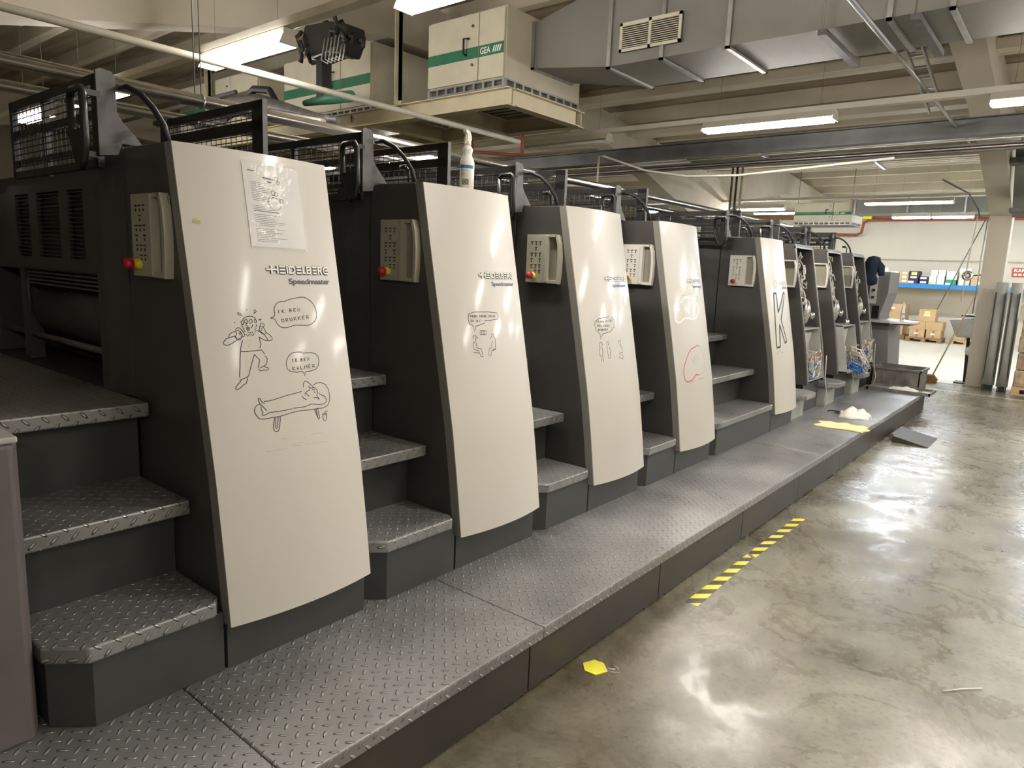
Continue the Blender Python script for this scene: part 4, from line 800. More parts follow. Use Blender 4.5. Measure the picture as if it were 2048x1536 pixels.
# ---------------------------------------------------------------- blue shelf with boxes, pallets with cartons
t = thing('wall_shelf', 'long shelf with a bright blue front beam on the far wall', 'shelf', (-4.2, 26.2, 1.7))
MB().box(-8, 2.5, 25.86, 25.90, 1.66, 1.80).build('front_beam', m_blue, t, bevel=.005); MB().box(-8, 2.5, 25.901, 26.7, 1.76, 1.795).build('shelf_board', m_desk, t)
for x in (-8, -1.2, 2.4): MB().box(x, x+.09, 25.91, 26.0, 0, 1.755).build('upright', m_blue, t)
def X_(px): return -5.22+(px-1775)*.0139
def carton(x0, x1, y0, y1, z0, z1, mat, label, grp, tape=None, stick=None, kind='box'):
    t = thing('carton', label, kind, ((x0+x1)/2, (y0+y1)/2, z0), grp)
    g_ = .003
    b = MB().box(x0+g_, x1-g_, y0, y1, z0+.001, z1-.001).build('carton_body', mat, t, bevel=.004)
    xm = (x0+x1)/2
    if tape: MB().box(xm-.03, xm+.03, y0-.003, y0-.0005, z0+.01, z1-.01).build('tape_strip', m_tape, b)
    for s, (a, c_, d, e) in (stick or {}).items():
        MB().box(x0+(x1-x0)*a, x0+(x1-x0)*c_, y0-.006, y0-.0035, z0+(z1-z0)*d, z0+(z1-z0)*e).build(s+'_label', {'yellow': m_label_y, 'white': m_label_w}[s], b)
    return t
G = 'boxes on the blue shelf'; zs = 1.80; ya, yb = 25.92, 26.35
cb = lambda p0, p1, z0, z1, mat, lab, **k: carton(X_(p0), X_(p1), ya, yb, zs+z0, zs+z1, mat, lab, G, **k)
cb(1733, 1753, 0, .46, m_card, 'brown carton at the left end of the blue shelf above the console', stick={'yellow': (.2, .7, .3, .8)})
cb(1754, 1775, 0, .48, m_cardw, 'tall white box on the shelf just above the console')
cb(1776, 1797, 0, .37, m_cardw, 'white box on the shelf right beside the console', stick={'white': (.2, .8, .7, .9)})
for i, w_ in enumerate(('bottom', 'middle', 'top')): cb(1799, 1819, .127*i, .127*(i+1), m_card, w_+' small brown box of the stack of three on the blue shelf', stick={'white': (.35, .8, .3, .8)})
cb(1819, 1839, 0, .14, m_cardd, 'bottom dark violet box of the stack of three on the shelf', stick={'white': (.0, .6, .1, .6)})
cb(1820, 1840, .141, .27, m_cardd, 'middle dark violet box of the stack of three on the shelf', stick={'white': (.15, .8, .2, .7)})
cb(1820, 1841, .271, .40, m_cardd, 'top dark violet box with a yellow label on the shelf', stick={'yellow': (.2, .75, .3, .8), 'white': (.2, .75, .02, .25)})
cb(1842, 1860, 0, .12, m_cardd, 'lower dark box of the low stack of two on the shelf', stick={'white': (.1, .8, .2, .7)})
cb(1842, 1860, .121, .235, m_cardd, 'upper dark box of the low stack of two on the shelf', stick={'white': (.1, .8, .3, .8)})
cb(1861, 1876, 0, .26, m_cardw, 'lower left white box of the block of four, with yellow label', stick={'yellow': (.15, .75, .1, .25)})
cb(1877, 1892, 0, .26, m_cardw, 'lower right white box of the block of four on the shelf')
cb(1864, 1878, .261, .45, m_cardw, 'upper left white box of the block of four on the shelf')
cb(1879, 1893, .261, .45, m_cardw, 'upper right white box of the block of four on the shelf')
cb(1894, 1915, 0, .16, m_cardg, 'green box under a white box on the blue shelf', stick={'white': (0, .5, .0, .4)})
cb(1895, 1916, .161, .43, m_cardw, 'white box standing on the green box on the shelf')
cb(1919, 1941, 0, .35, m_purlin, 'tall beige box at the right part of the blue shelf', stick={'white': (.1, .6, .0, .6)})
cb(1920, 1942, .351, .52, m_cardw, 'white box on top of the tall beige box on the shelf')
cb(1943, 1962, 0, .24, m_card, 'low beige carton at the right end of the shelf beside the pillar', stick={'white': (.6, .95, .2, .5)})
pallet(-5.45, -4.42, 25.45, 26.25, 'old pallet under the tall carton stack nearest the console', m_woodd)
pallet(-4.30, -3.32, 24.95, 25.75, 'pallet under the pyramid of five cartons below the shelf', m_woodd)
pallet(-3.15, -2.25, 25.2, 26.0, 'pale empty-looking pallet left of the far pillar')
G = 'cartons stacked on the pallets'
for i, w_ in enumerate(('bottom', 'second', 'third', 'top')):
    carton(-5.32, -4.50, 25.5, 26.2, .141+.245*i, .141+.245*(i+1), m_card, w_+' carton of the tall stack beside the console', G, tape=i in (1, 3), stick={'white': (.4, .62, .35, .6)} if i in (1, 3) else None)
carton(-4.22, -3.80, 25.0, 25.7, .141, .39, m_card, 'lower left carton on the pallet below the shelf', G, tape=True, stick={'white': (.3, .6, .4, .6)})
carton(-3.76, -3.36, 25.0, 25.7, .141, .39, m_card, 'lower right carton on the pallet below the shelf', G, tape=True, stick={'white': (.3, .6, .4, .6)})
carton(-4.25, -3.80, 25.0, 25.7, .391, .64, m_card, 'upper left carton in the second layer on the pallet below the shelf', G)
carton(-3.80, -3.34, 25.0, 25.7, .391, .64, m_card, 'upper right carton in the second layer on the pallet below the shelf', G)
carton(-4.02, -3.56, 25.0, 25.5, .641, 1.02, m_card, 'single carton with a yellow label on top of the pallet pyramid', G, stick={'yellow': (.33, .65, .62, .85), 'white': (.3, .68, .45, .6)})
carton(-5.85, -5.45, 25.2, 25.6, .0, .92, m_cardw, 'pale carton with yellow label partly hidden behind the small spray bottle', G, stick={'yellow': (.5, .95, .75, .9)})
carton(-3.05, -2.75, 25.25, 25.8, .141, .62, m_card, 'upright carton on the pale pallet beside the far pillar', G)
t = thing('wall_sign', 'red wall sign with white capital letters at the right picture edge', 'sign', (-1.4, 26.75, 2.3))
MB().box(-1.93, -.75, 26.76, 26.79, 2.13, 2.40).build('sign_board', m_signred, t)
vs, fs = text_geo('KARTONNAGE', .15, .004); mb = MB(); mb.add([(-1.89+v[0]*1.0, 26.757, 2.28+v[1]*.85) for v in vs], fs); mb.build('sign_lettering', m_label_w, t)
mb = MB()
for i in range(9): mb.box(-1.88+i*.115, -1.80+i*.115, 26.755, 26.759, 2.165, 2.225)
mb.build('small_lettering', m_label_w, t)
# ---------------------------------------------------------------- shell of the hall
XL, XR, YN, YF = -24, 8, -7, 26.8
struct('floor', MB().box(XL, XR, YN, YF, -.2, 0), m_floor)
mb = MB(); mb.box(XL-.2, XR+.2, YF, YF+.2, 0, 6); struct('wall_far', mb, m_wall)
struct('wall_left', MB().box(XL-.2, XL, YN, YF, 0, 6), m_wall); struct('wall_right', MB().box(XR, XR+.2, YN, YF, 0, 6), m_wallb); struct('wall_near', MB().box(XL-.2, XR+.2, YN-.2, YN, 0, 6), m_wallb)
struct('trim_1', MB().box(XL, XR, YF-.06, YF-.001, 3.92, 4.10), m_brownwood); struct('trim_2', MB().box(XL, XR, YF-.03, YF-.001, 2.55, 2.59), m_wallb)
BOT = [(-7, 2.3), (-4, 2.75), (1.96, 3.58), (5.8, 4.47), (6.6, 4.47), (9.0, 4.34), (10.5, 4.11), (12.2, 3.78), (14.9, 3.0)]
BOT2 = [(15.3, 3.0), (18.0, 3.75), (20.5, 4.15), (26.8, 3.9)]
TOP = [(-7, 3.2), (6.2, 5.05), (15.1, 4.05)]; TOP2 = [(15.1, 4.05), (21, 4.75), (26.8, 4.25)]
def zt(y, P):
    for (a, b), (c, d) in zip(P, P[1:]):
        if y <= c: return b+(d-b)*(y-a)/(c-a)
    return P[-1][1]
for i, x in enumerate((-18.0, -7.3, -1.52, 4.2)):
    mb = MB()
    for B_, T_ in ((BOT, TOP), (BOT2, TOP2)):
        for (a, b), (c, d) in zip(B_, B_[1:]):
            mb.prism([(a, b), (c, d), (c, zt(c, T_)+.03), (a, zt(a, T_)+.03)], 'x', x, x+.33)
    mb.prism([(14.9, 0), (15.3, 0), (15.3, 4.08), (14.9, 4.08)], 'x', x, x+.33)
    struct('trim_%d' % (i+3), mb, m_conc)
n = 8
y = -6.2
def roof_z(y): return zt(y, TOP) if y < 15.1 else zt(y, TOP2)
while y < 26.5:
    z = roof_z(y)+.03; struct('trim_%d' % n, MB().box(XL, XR, y-.07, y+.07, z, z+.24), m_purlin); n += 1; y += 1.12
mb = MB()
for P in (TOP, TOP2):
    for (a, b), (c, d) in zip(P, P[1:]): mb.prism([(a, b+.27), (c, d+.27), (c, d+.37), (a, b+.37)], 'x', XL-.2, XR+.2)
struct('ceiling', mb, m_roof)
mb = MB()
for yy in (9.95, 11.7, 13.2): mb.box(XL, XR, yy, yy+.3, roof_z(yy)-.18, roof_z(yy)-.06)
struct('trim_%d' % n, mb, m_purlin)
# ---------------------------------------------------------------- lamps
m_tube_h = emis('lit_tube_warm_hooded', WARM, LAMP*1.95); m_tube_n = emis('added_tube_neutral', (1, .96, .90), LAMP*3)
def lamp(x0, x1, y, z, mat, lit, label, grp='fluorescent ceiling lights'):
    t = thing('ceiling_light', label, 'ceiling light', ((x0+x1)/2, y, z+.12), grp)
    if z > 3.34 or y > 5 or y < 0:     # hooded fitting: opaque hood, thin light line below it
        mb = MB(); mb.prism([(y-.10, z+.042), (y-.095, z+.040), (y-.04, z+.085), (y+.04, z+.085), (y+.095, z+.040), (y+.10, z+.042), (y+.05, z+.115), (y-.05, z+.115)], 'x', x0, x1); mb.build('lamp_hood', m_housing, t)
        for e in (x0, x1-.01): mb = MB(); mb.prism([(y-.10, z+.015), (y+.10, z+.015), (y+.05, z+.115), (y-.05, z+.115)], 'x', e-.011 if e == x0 else e+.011, e-.001 if e == x0 else e+.021); mb.build('end_cap', m_housing, t)
        for s in (-1, 1): mb = MB(); mb.tube([(x0+.01, y+s*.038, z+.019), (x1-.01, y+s*.038, z+.019)], .019, 8); mb.build('tube', mat if lit else m_label_w, t)
    else:
        MB().box(x0, x1, y-.045, y+.045, z+.072, z+.12).build('lamp_housing', m_housing, t)
        for e in (x0, x1-.012): mb = MB(); mb.prism([(y-.08, z), (y+.08, z), (y+.05, z+.071), (y-.05, z+.071)], 'x', e, e+.012); mb.build('end_cap', m_housing, t)
        mb = MB(); mb.prism([(y-.075, z+.004), (y+.075, z+.004), (y+.045, z+.071), (y-.045, z+.071)], 'x', x0+.0125, x1-.0125); mb.build('tube_diffuser', mat if lit else m_label_w, t)
    for x in (x0+.15, x1-.15): mb = MB(); mb.tube([(x, y, z+.12), (x, y, roof_z(y)+.05)], .0022, 4); mb.build('hanger', m_galv, t)
row1 = [(-10.75, -9.75, 1), (-8.95, -7.7, 1), (-6.03, -4.81, 1), (-3.57, -2.30, 1), (-.95, .30, 1), (1.6, 2.85, 1), (4.2, 5.5, 1)]
lab1 = {-6.03: 'brightest lit fluorescent light over the first printing unit at upper left', -3.57: 'lit fluorescent light cut off by the top picture edge, left of the air handler', -8.95: 'lit fluorescent light behind the top corner of the first unit guard', -10.75: 'lit fluorescent light seen through the nearest wire guard'}
for a, b, l in row1: lamp(a, b, 3.15, 3.33, m_tube_w, l, lab1.get(a, 'lit warm fluorescent light in the front row, right of the picture'))
row2 = [(-11.7, -10.4, 1), (-8.9, -7.6, 1), (-6.13, -4.83, 0), (-3.57, -2.20, 1), (-.89, .45, 1), (1.8, 3.15, 1), (4.4, 5.7, 1)]
lab2 = {-3.57: 'long lit fluorescent light below the big duct, in the middle row', -6.13: 'unlit fluorescent light in the middle row right of the spray bottle', -.89: 'lit fluorescent light at the right picture edge in the middle row', -11.7: 'lit fluorescent light far left between first cover and second guard'}
for a, b, l in row2: lamp(a, b, 7.65, 3.345, m_tube_h, l, lab2.get(a, 'lit fluorescent light in the middle row, outside the view'))
row3 = [(-9.6, -8.7, 1), (-6.85, -5.75, 1), (-3.85, -2.28, 1), (-.3, 1.1, 1), (3.0, 4.4, 1)]
lab3 = {-6.85: 'lit fluorescent light left of the far green-striped air handler', -3.85: 'long cool-white fluorescent light in front of the far duct', -9.6: 'small lit fluorescent light just above the wire guards of the fourth unit'}
for a, b, l in row3: lamp(a, b, 16.2 if a > -4 else 16.9, 3.36, m_tube_c if a > -5 else m_tube_h, l, lab3.get(a, 'cool fluorescent light in the far row, right of the pillar'))
row4 = [(-3.95, -3.15, 1), (-3.1, -2.28, 1), (-.5, .9, 1), (2.5, 3.9, 1)]
lab4 = {-3.95: 'left half of the farthest bright light line under the far duct', -3.1: 'right half of the farthest bright light line under the far duct'}
for a, b, l in row4: lamp(a, b, 19.35, 3.33, m_tube_c, l, lab4.get(a, 'cool fluorescent light in the farthest row'))
for a in (-9, -6, -3, 0, 3): lamp(a, a+1.5, 23.6, 3.86, m_tube_c, 1, 'unseen cool fluorescent light added over the pallets to light the far wall')  # added row, set high enough to hide behind the far duct, lights the far wall
for a in (1.6, 4.2): lamp(a, a+1.3, -1.35, 3.05, m_tube_h, 1, 'unseen warm fluorescent light added behind the camera')  # added out-of-view row at the row pitch, gives the ceiling bounce light
for a in (.9, 3.5): lamp(a, a+1.3, 12.1, 3.36, m_tube_n, 1, 'unseen neutral white fluorescent light added outside the picture to brighten the far pillar')  # added lamps out of view, there to brighten the pillar and the far floor
for yy, z, lab in ((3.15, 3.455, 'front light trunking rail running across above the first unit'), (7.65, 3.455, 'middle light trunking rail running across below the big duct'), (16.2, 3.50, 'far light trunking rail in front of the far duct')):
    tag(MB().box(-14, 7.5, yy-.045, yy+.045, z-.0, z+.055).build('lighting_trunking', m_housing, loc=(-3, yy, z)), lab, 'trunking rail')
# ---------------------------------------------------------------- air handlers, frames, duct
def ahu(x0, x1, y0, y1, z0, z1, label, letters=True):
    t = thing('air_handler', label, 'air handling unit', ((x0+x1)/2, (y0+y1)/2, z0), 'air handling units')
    MB().box(x0+.012, x1, y0+.012, y1, z0, z1).build('casing', m_ahu, t, bevel=.006)
    xm = x0+(x1-x0)*.68
    for a, b, nm in ((x0+.01, xm-.006, 'wide_door'), (xm+.006, x1-.01, 'narrow_door')):
        d = MB().box(a, b, y0-.015, y0+.011, z0+.01, z1-.02).build('service_door', m_ahu, t, bevel=.004)
        MB().box(a, b, y0-.0185, y0-.0155, z0+(z1-z0)*.34, z0+(z1-z0)*.50).build('green_stripe', m_green, d)
        if nm == 'wide_door':
            xx = b-.16; mb = MB(); mb.tube([(xx, y0-.016, z0+.27*(z1-z0)/.67), (xx, y0-.06, z0+.28*(z1-z0)/.67), (xx, y0-.06, z0+.42*(z1-z0)/.67), (xx+.05, y0-.03, z0+.42*(z1-z0)/.67)], .012, 6); mb.build('handle', m_black, d)
            for zz in (.25, .8): mb = MB(); mb.lathe((b-.07, y0-.016, z0+(z1-z0)*zz), [(.014, 0), (.014, -.015)], 10, 'y'); mb.build('lock', m_hinge, d)
    if letters:
        vs, fs = text_geo('GEA', .09, .001); mb = MB(); mb.add([(xm+.025+v[0]*.8, y0-.0195, z0+(z1-z0)*.375+v[1]) for v in vs], fs); mb.build('maker_lettering', m_label_w, t)
        mb = MB()
        for i in range(4): mb.prism([(xm+.19+i*.028, z0+(z1-z0)*.375), (xm+.205+i*.028, z0+(z1-z0)*.375), (xm+.225+i*.028, z0+(z1-z0)*.46), (xm+.21+i*.028, z0+(z1-z0)*.46)], 'y', y0-.021, y0-.0185)
        mb.build('maker_mark', m_label_w, t)
    # perforated base rail
    mb = MB(); zz0, zz1 = z0-.085, z0-.002
    def rail(p, q, horiz):
        n = int((q-p)/.13)
        for i in range(n+1): 
            a = p+(q-p-.03)*i/n
            if horiz: mb.box(a, a+.03, y0-.005, y0+.0, zz0, zz1)
            else: mb.box(x1+.0, x1+.005, a, a+.03, zz0, zz1)
    mb.box(x0, x1+.005, y0-.006, y0+.03, zz0, zz0+.015); mb.box(x0, x1+.005, y0-.006, y0+.03, zz1-.015, zz1); mb.box(x1-.03, x1+.006, y0, y1, zz0, zz0+.015); mb.box(x1-.03, x1+.006, y0, y1, zz1-.015, zz1)
    rail(x0, x1, True); rail(y0, y1, False)
    mb.build('perforated_rail', m_galv, t); MB().box(x0+.03, x1-.03, y0+.03, y1, zz0+.005, zz1-.003).build('base', m_hinge, t)
    return t
ahu(-5.80, -4.72, 5.5, 6.80, 3.62, 4.29, 'cream air handler with green stripe hanging above the press beside the big duct')
ahu(-8.9, -7.05, 5.75, 7.1, 3.66, 4.40, 'cream air handler with green stripe at upper left, partly hidden by the black hoist', False)
ahu(-11.6, -9.3, 5.6, 6.9, 3.64, 4.36, 'farther-left cream air handler seen above the second wire guard', False)
fa = ahu(-6.50, -5.03, 19.9, 21.0, 3.32, 3.82, 'small far air handler with green stripe at the end of the hall')
for x in (-6.45, -5.08): mb = MB(); mb.tube([(x, 20.0, 3.8), (x, 20.0, roof_z(20)+.05)], .01, 5); mb.build('hanger_rod', m_galv, fa)
t = thing('suspended_frame', 'cream steel I-beam frame hung from the roof under the air handlers', 'steel frame', (-5.5, 6.0, 3.34))
def ibeam(p, q, h=.17, w_=.12):
    p, q = Vector(p), Vector(q); mb = MB(); mb.bar(p, q, .012, h)
    for s in (-1, 1): mb.bar(p+Vector((0, 0, s*(h/2-.006))), q+Vector((0, 0, s*(h/2-.006))), w_, .012)
    return mb
for p, q in (((-12.2, 5.5, 3.43), (-4.62, 5.5, 3.43)), ((-12.2, 6.72, 3.43), (-4.62, 6.72, 3.43))): ibeam(p, q).build('long_beam', m_cream, t)
for x in (-4.66, -5.7, -6.75, -8.2, -9.6): ibeam((x, 5.56, 3.43), (x, 6.66, 3.43)).build('cross_beam', m_cream, t)
for x, y_ in ((-6.28, 5.5), (-10.5, 5.5)): ibeam((x, y_, 3.52), (x, y_, 4.62), .11, .11).build('hanger_post', m_cream, t)
mb = MB()
for i in range(7): mb.box(-6.9+.0*i, -4.8, 5.75+i*.12, 5.80+i*.12, 3.515, 3.53)
mb.build('floor_slats', m_galv, t)
for px_, py_ in ((-7.0, 5.41), (-6.9, 6.64)): mb = MB(); mb.tube([(px_, py_, 3.44), (px_+.05, py_-.03, 3.47), (px_+.09, py_-.03, 3.43), (px_+.05, py_-.03, 3.38), (px_, py_, 3.42)], .012, 6); mb.build('shackle', m_galv, t)
t = thing('air_duct', 'large grey rectangular sheet metal duct crossing the upper right', 'air duct', (-2, 6.05, 3.6))
mb = MB(); mb.prism([(-3.62, 5.66), (7.5, 5.58), (7.5, 6.40), (-3.62, 6.46)], 'z', 3.60, 4.33); mb.build('main_duct', m_duct, t)
mb = MB(); mb.add([(-4.72, 5.92, 3.80), (-4.72, 6.6, 3.80), (-4.72, 6.6, 4.22), (-4.72, 5.92, 4.22), (-3.62, 5.66, 3.60), (-3.62, 6.46, 3.60), (-3.62, 6.46, 4.33), (-3.62, 5.66, 4.33)], [(0, 1, 2, 3), (7, 6, 5, 4), (0, 4, 5, 1), (1, 5, 6, 2), (2, 6, 7, 3), (3, 7, 4, 0)]); mb.build('transition', m_duct, t)
for x in (-4.70, -3.62, -3.09, -2.50, -1.33, -.95, .6): 
    mb = MB(); e = .025
    a0 = (5.66-(x+3.62)*.007-e, 6.46+e, 3.60-e, 4.33+e) if x > -4 else (5.90, 6.62, 3.78, 4.24)
    mb.box(x-.018, x+.018, a0[0], a0[1], a0[2], a0[2]+.02); mb.box(x-.018, x+.018, a0[0], a0[0]+.02, a0[2], a0[3]); mb.box(x-.018, x+.018, a0[1]-.02, a0[1], a0[2], a0[3]); mb.build('flange', m_galv, t)
gr = MB(); gx0, gx1, gz0, gz1 = -3.50, -2.91, 3.69, 3.93; yy = 5.625
gr.box(gx0, gx1, yy-.01, yy+.005, gz0, gz0+.025); gr.box(gx0, gx1, yy-.01, yy+.005, gz1-.025, gz1)
for a in (gx0, (gx0+gx1)/2-.012, gx1-.025): gr.box(a, a+.025, yy-.01, yy+.005, gz0, gz1)
for i in range(11): z = gz0+.03+i*.0175; gr.prism([(yy, z+.004), (yy-.004, z+.004), (yy-.004, z+.010), (yy, z+.010)], 'x', gx0+.02, gx1-.02)
vt = gr.build('grille', m_ahu, t); MB().box(gx0+.02, gx1-.02, yy+.006, yy+.010, gz0+.02, gz1-.02).build('grille_shadow_box', m_black, vt)
for x in (-1.75, -1.15): 
    mb = MB(); mb.box(x-.03, x+.03, 5.55, 6.52, 3.53, 3.57); mb.build('support_channel', m_hinge, t)
    for y_ in (5.55, 6.52): mb = MB(); mb.tube([(x, y_, 3.55), (x, y_, roof_z(y_)+.05)], .007, 6); mb.build('threaded_rod', m_galv, t)
t = thing('air_duct', 'far grey-blue rectangular duct below the roof at the end of the hall', 'air duct', (-3, 19.6, 3.5))
MB().box(-4.98, 7, 19.62, 20.4, 3.49, 3.84).build('main_duct', m_duct, t)
for x in (-4.9, -3.7, -2.5, -1.3): MB().box(x-.02, x+.02, 19.59, 20.43, 3.47, 3.86).build('flange', m_galv, t)
t = thing('round_duct', 'grey duct sloping down behind the far pillar on its right', 'air duct', (-1.0, 13.2, 3.4))
mb = MB(); mb.prism([(13.0, 3.9), (13.25, 3.9), (14.2, 3.0), (14.0, 2.9)], 'x', -1.13, -.93); mb.build('sloping_duct', m_duct, t); MB().box(-1.17, -.9, 13.02, 13.4, 3.62, 3.70).build('collar', m_hinge, t)
MB().box(-1.17, -.9, 13.86, 14.26, 2.98, 3.04).build('collar', m_hinge, t)
# ---------------------------------------------------------------- rails, pipes, hoist
t = thing('crane_rail', 'dark steel beam crossing the whole hall behind the lights', 'steel beam', (-3, 9.6, 3.5))
mb = ibeam((-14, 9.6, 3.50), (7.5, 9.6, 3.58), .20, .16); mb.build('beam', m_rail, t)
for i, (dy, dz, r, m_) in enumerate(((-.12, -.16, .012, m_galv), (-.06, -.20, .016, m_rail), (.02, -.22, .012, m_galv), (.1, -.24, .018, m_rail))):
    mb = MB(); mb.tube([(-14, 9.6+dy, 3.50+dz), (7.5, 9.6+dy, 3.58+dz)], r, 6); mb.build('pipe_run', m_, t)
def pipe(pts, r, mat, name, label, cat='pipe', n=8):
    mb = MB(); mb.tube(pts, r, n); return tag(mb.build(name, mat, loc=pts[0]), label, cat)
pipe([(-14, 11.0, 3.50), (7.5, 11.0, 3.60)], .035, m_redpipe, 'sprinkler_pipe', 'dark red sprinkler pipe crossing just behind the dark steel beam')
pipe([(-7.6, 26.6, 3.40), (-6.5, 26.6, 3.38), (-6.35, 26.6, 3.45), (-6.3, 26.6, 3.80), (-6.1, 26.6, 3.88), (7.5, 26.6, 3.88)], .045, m_redpipe, 'red_wall_pipe', 'bright red pipe along the top of the far wall with a step down at left')
pipe([(-6.6, 26.5, 3.98), (-6.05, 26.5, 3.96)], .06, m_label_y, 'yellow_pipe', 'short yellow pipe piece above the bend of the red wall pipe')
pipe([(-6.28, 6.72, 3.345), (-6.25, 6.72, 3.20), (-5.6, 6.72, 3.12), (-5.45, 6.72, 3.12), (-5.45, 6.72, 3.345)], .02, m_redpipe, 'red_drain_pipe', 'small red pipe under the hanging cream frame')
for zz, r, lab in ((2.605, .035, 'shiny upper steel pipe running along above the wire guards'), (2.505, .027, 'shiny lower steel pipe running just under the upper one above the wire guards')):
    xx = -3.9 if r > .03 else -3.97
    t = thing('steel_pipe', lab, 'pipe', (xx, .35, zz), 'twin steel pipes above the guards')
    mb = MB(); mb.tube([(xx, .35, zz), (xx, 12, zz+.005)], r, 14); mb.build('pipe', m_steel, t)
    for y_ in (2.0,):
        mb = MB(); mb.tube([(xx+(r+.003)*math.cos(a_*PI/6), y_, zz+(r+.003)*math.sin(a_*PI/6)) for a_ in range(13)], .005, 5); c_ = mb.build('clamp', m_galv, t)
        mb = MB(); mb.tube([(xx, y_, zz+r), (xx, y_, roof_z(y_)+.05)], .0035, 5); mb.build('hanger_rod', m_galv, c_)
pipe([(-5.32, -1, 3.21), (-5.32, 6.5, 3.215)], .028, m_housing, 'grey_pipe', 'straight grey pipe passing under the brightest ceiling light')
pipe([(-1.42, 1.0, 3.53), (-1.42, 6.25, 3.55)], .020, m_rail, 'conduit_pipe', 'nearer thick half of the diagonal pipe at upper right'); pipe([(-1.42, 6.3, 3.55), (-1.42, 11.2, 3.57)], .016, m_galv, 'conduit_pipe', 'farther thin half of the diagonal pipe at upper right')
pipe([(-1.75, 11.3, 3.2), (-1.72, 13.6, 3.26), (-1.68, 14.7, 3.1), (-1.66, 14.85, 2.98)], .013, m_rail, 'thin_cable', 'thin sagging cable towards the far pillar top')
pipe([(-5.84, 9.0, 3.02), (-5.84, 9.0, 3.45), (-5.75, 9.0, 3.44), (-5.05, 9.0, 3.20), (-4.4, 9.0, 3.09), (-3.7, 9.0, 3.07), (-2.93, 9.0, 3.11), (-1.9, 9.0, 3.17)], .014, m_whitepipe, 'white_conduit', 'drooping white cable conduit above the middle of the press')
pipe([(-7.2, 9.0, 3.08), (-6.6, 9.0, 3.06), (-5.86, 9.0, 3.02)], .014, m_whitepipe, 'white_conduit', 'short lower piece of white conduit left of the upright one')
for x, s in ((-5.45, 'left'), (-5.36, 'middle'), (-5.26, 'right')): pipe([(x, 13, 0), (x, 13, 3.9)], .022, (m_galv, m_hinge, m_whitepipe)[('left', 'middle', 'right').index(s)], 'riser_conduit', s+' upright conduit behind the fourth wire guard')
t = thing('ladder_rack', 'narrow ladder-shaped cable rack hanging left of the upper right rafter', 'cable rack', (-1.55, 9, 4))
mb = MB()
for x in (-1.95, -1.79): mb.bar((x, 8.9, 4.42), (x, 10.9, 4.02), .02, .05)
mb.build('side_rail', m_galv, t)
for i in range(7): y_ = 9.05+i*.28; z_ = 4.42-(y_-8.9)*.2; MB().box(-1.95, -1.79, y_, y_+.03, z_-.01, z_+.01).build('rung', m_galv, t)
t = thing('chain_hoist', 'black hoist trolley with hanging post and cables at upper left', 'hoist', (-6.2, 4.6, 3.8))
mb = MB(); mb.prism([(-6.65, 4.02), (-6.55, 3.86), (-6.45, 3.80), (-6.2, 3.82), (-6.0, 3.78), (-5.92, 3.9), (-5.92, 4.05), (-6.2, 4.12), (-6.6, 4.15)], 'y', 4.5, 4.75); mb.build('trolley', m_black, t, bevel=.02)
MB().box(-6.47, -6.37, 4.55, 4.67, 3.42, 3.82).build('post', m_black, t)
mb = MB(); mb.tube([(-6.75, 4.6, 3.42), (-6.3, 4.6, 3.42), (-5.95, 4.6, 3.40)], [.03, .06, .055], 10); mb.build('gripper', m_green, t)
mb = MB()
for i in range(5): mb.tube([(-6.22+i*.06, 4.48, 3.95), (-6.25+i*.06, 4.46, 3.75), (-6.15+i*.06, 4.46, 3.70), (-6.10+i*.05, 4.48, 3.85)], .009, 5)
mb.build('loose_cables', m_galv, t)
wires(((-6.75, -5.88), (4.42, 4.7), (3.80, 4.16)), 16, m_rubber, 'black_hoses', t, .022, 5)['kind'] = 'stuff'
t = thing('robot_arm', 'grey horizontal arm with hoses passing below the air handlers at upper left', 'machine arm', (-7.2, 4.4, 3.4))
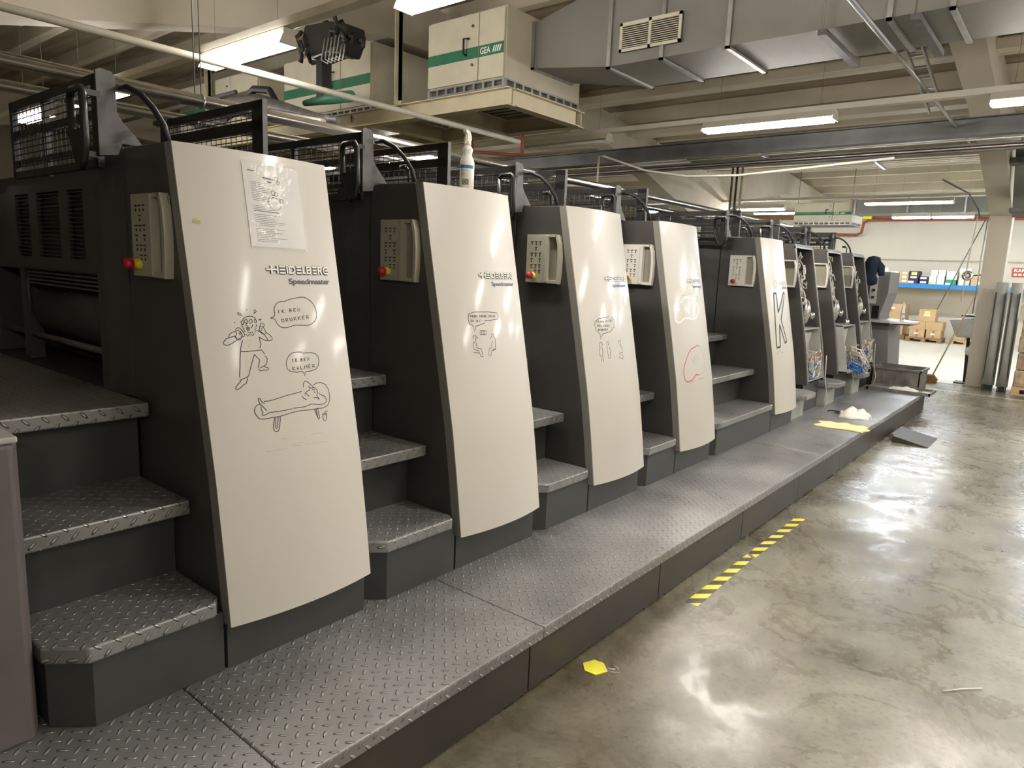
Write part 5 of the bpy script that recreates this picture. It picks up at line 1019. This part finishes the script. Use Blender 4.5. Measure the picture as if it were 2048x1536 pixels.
mb = MB(); mb.tube([(-8.6, 4.4, 3.30), (-7.9, 4.4, 3.46), (-7.3, 4.4, 3.44), (-6.3, 4.4, 3.20), (-5.9, 4.4, 3.13)], [.10, .11, .10, .05, .03], 10); mb.build('arm', m_hinge, t)
mb = MB(); mb.tube([(-6.9, 4.3, 3.28), (-6.2, 4.3, 3.14), (-6.0, 4.3, 3.10)], .035, 8); mb.build('pink_roller', m_wire_w, t)
mb = MB(); mb.tube([(-8.3, 4.3, 3.36), (-8.15, 4.3, 3.2), (-7.9, 4.3, 3.2), (-7.8, 4.3, 3.36)], .012, 6); mb.tube([(-7.6, 4.4, 3.5), (-7.4, 4.4, 3.6), (-7.1, 4.4, 3.55), (-6.95, 4.4, 3.38)], .04, 8); mb.build('hose', m_rubber, t)
# steel trusses and loose hangers far left
mb = MB(); rr = random.Random(12)
for i in range(16): x = -13+rr.uniform(0, 4); y_ = rr.uniform(7.8, 9); mb.tube([(x, y_, 3.2+rr.uniform(0, .3)), (x, y_, roof_z(y_)+.1)], .01, 4)
tag(mb.build('hanger_rods', m_hinge, loc=(-11, 7, 4)), 'thin threaded hanger rods below the roof at upper left', 'hanger rods', kind='stuff')
pipe([(-14, 5.2, 3.9), (-9.2, 5.2, 3.95)], .03, m_rail, 'black_iron_pipe', 'dark horizontal iron pipe below the roof at far upper left')
pipe([(-14, 8.6, 3.45), (-9.8, 8.6, 3.46)], .04, m_rail, 'black_iron_pipe', 'lower dark iron pipe at far upper left behind the steel pipes')
for x, yy, s in ((-6.7, 12.3, 'left'), (-4.9, 13.0, 'middle'), (-3.2, 13.9, 'right')):
    t = thing('roof_bracket', s+' one of three short galvanised roof brackets behind the dark steel beam', 'bracket', (x, yy, 3.7)); mb = MB(); mb.bar((x, yy-.4, roof_z(yy)-.30), (x+.02, yy+.5, roof_z(yy)-.36), .05, .03); mb.build('arm', m_galv, t)
    mb = MB(); mb.tube([(x, yy, roof_z(yy)-.33), (x, yy, roof_z(yy)+.08)], .008, 5); mb.build('rod', m_galv, t)
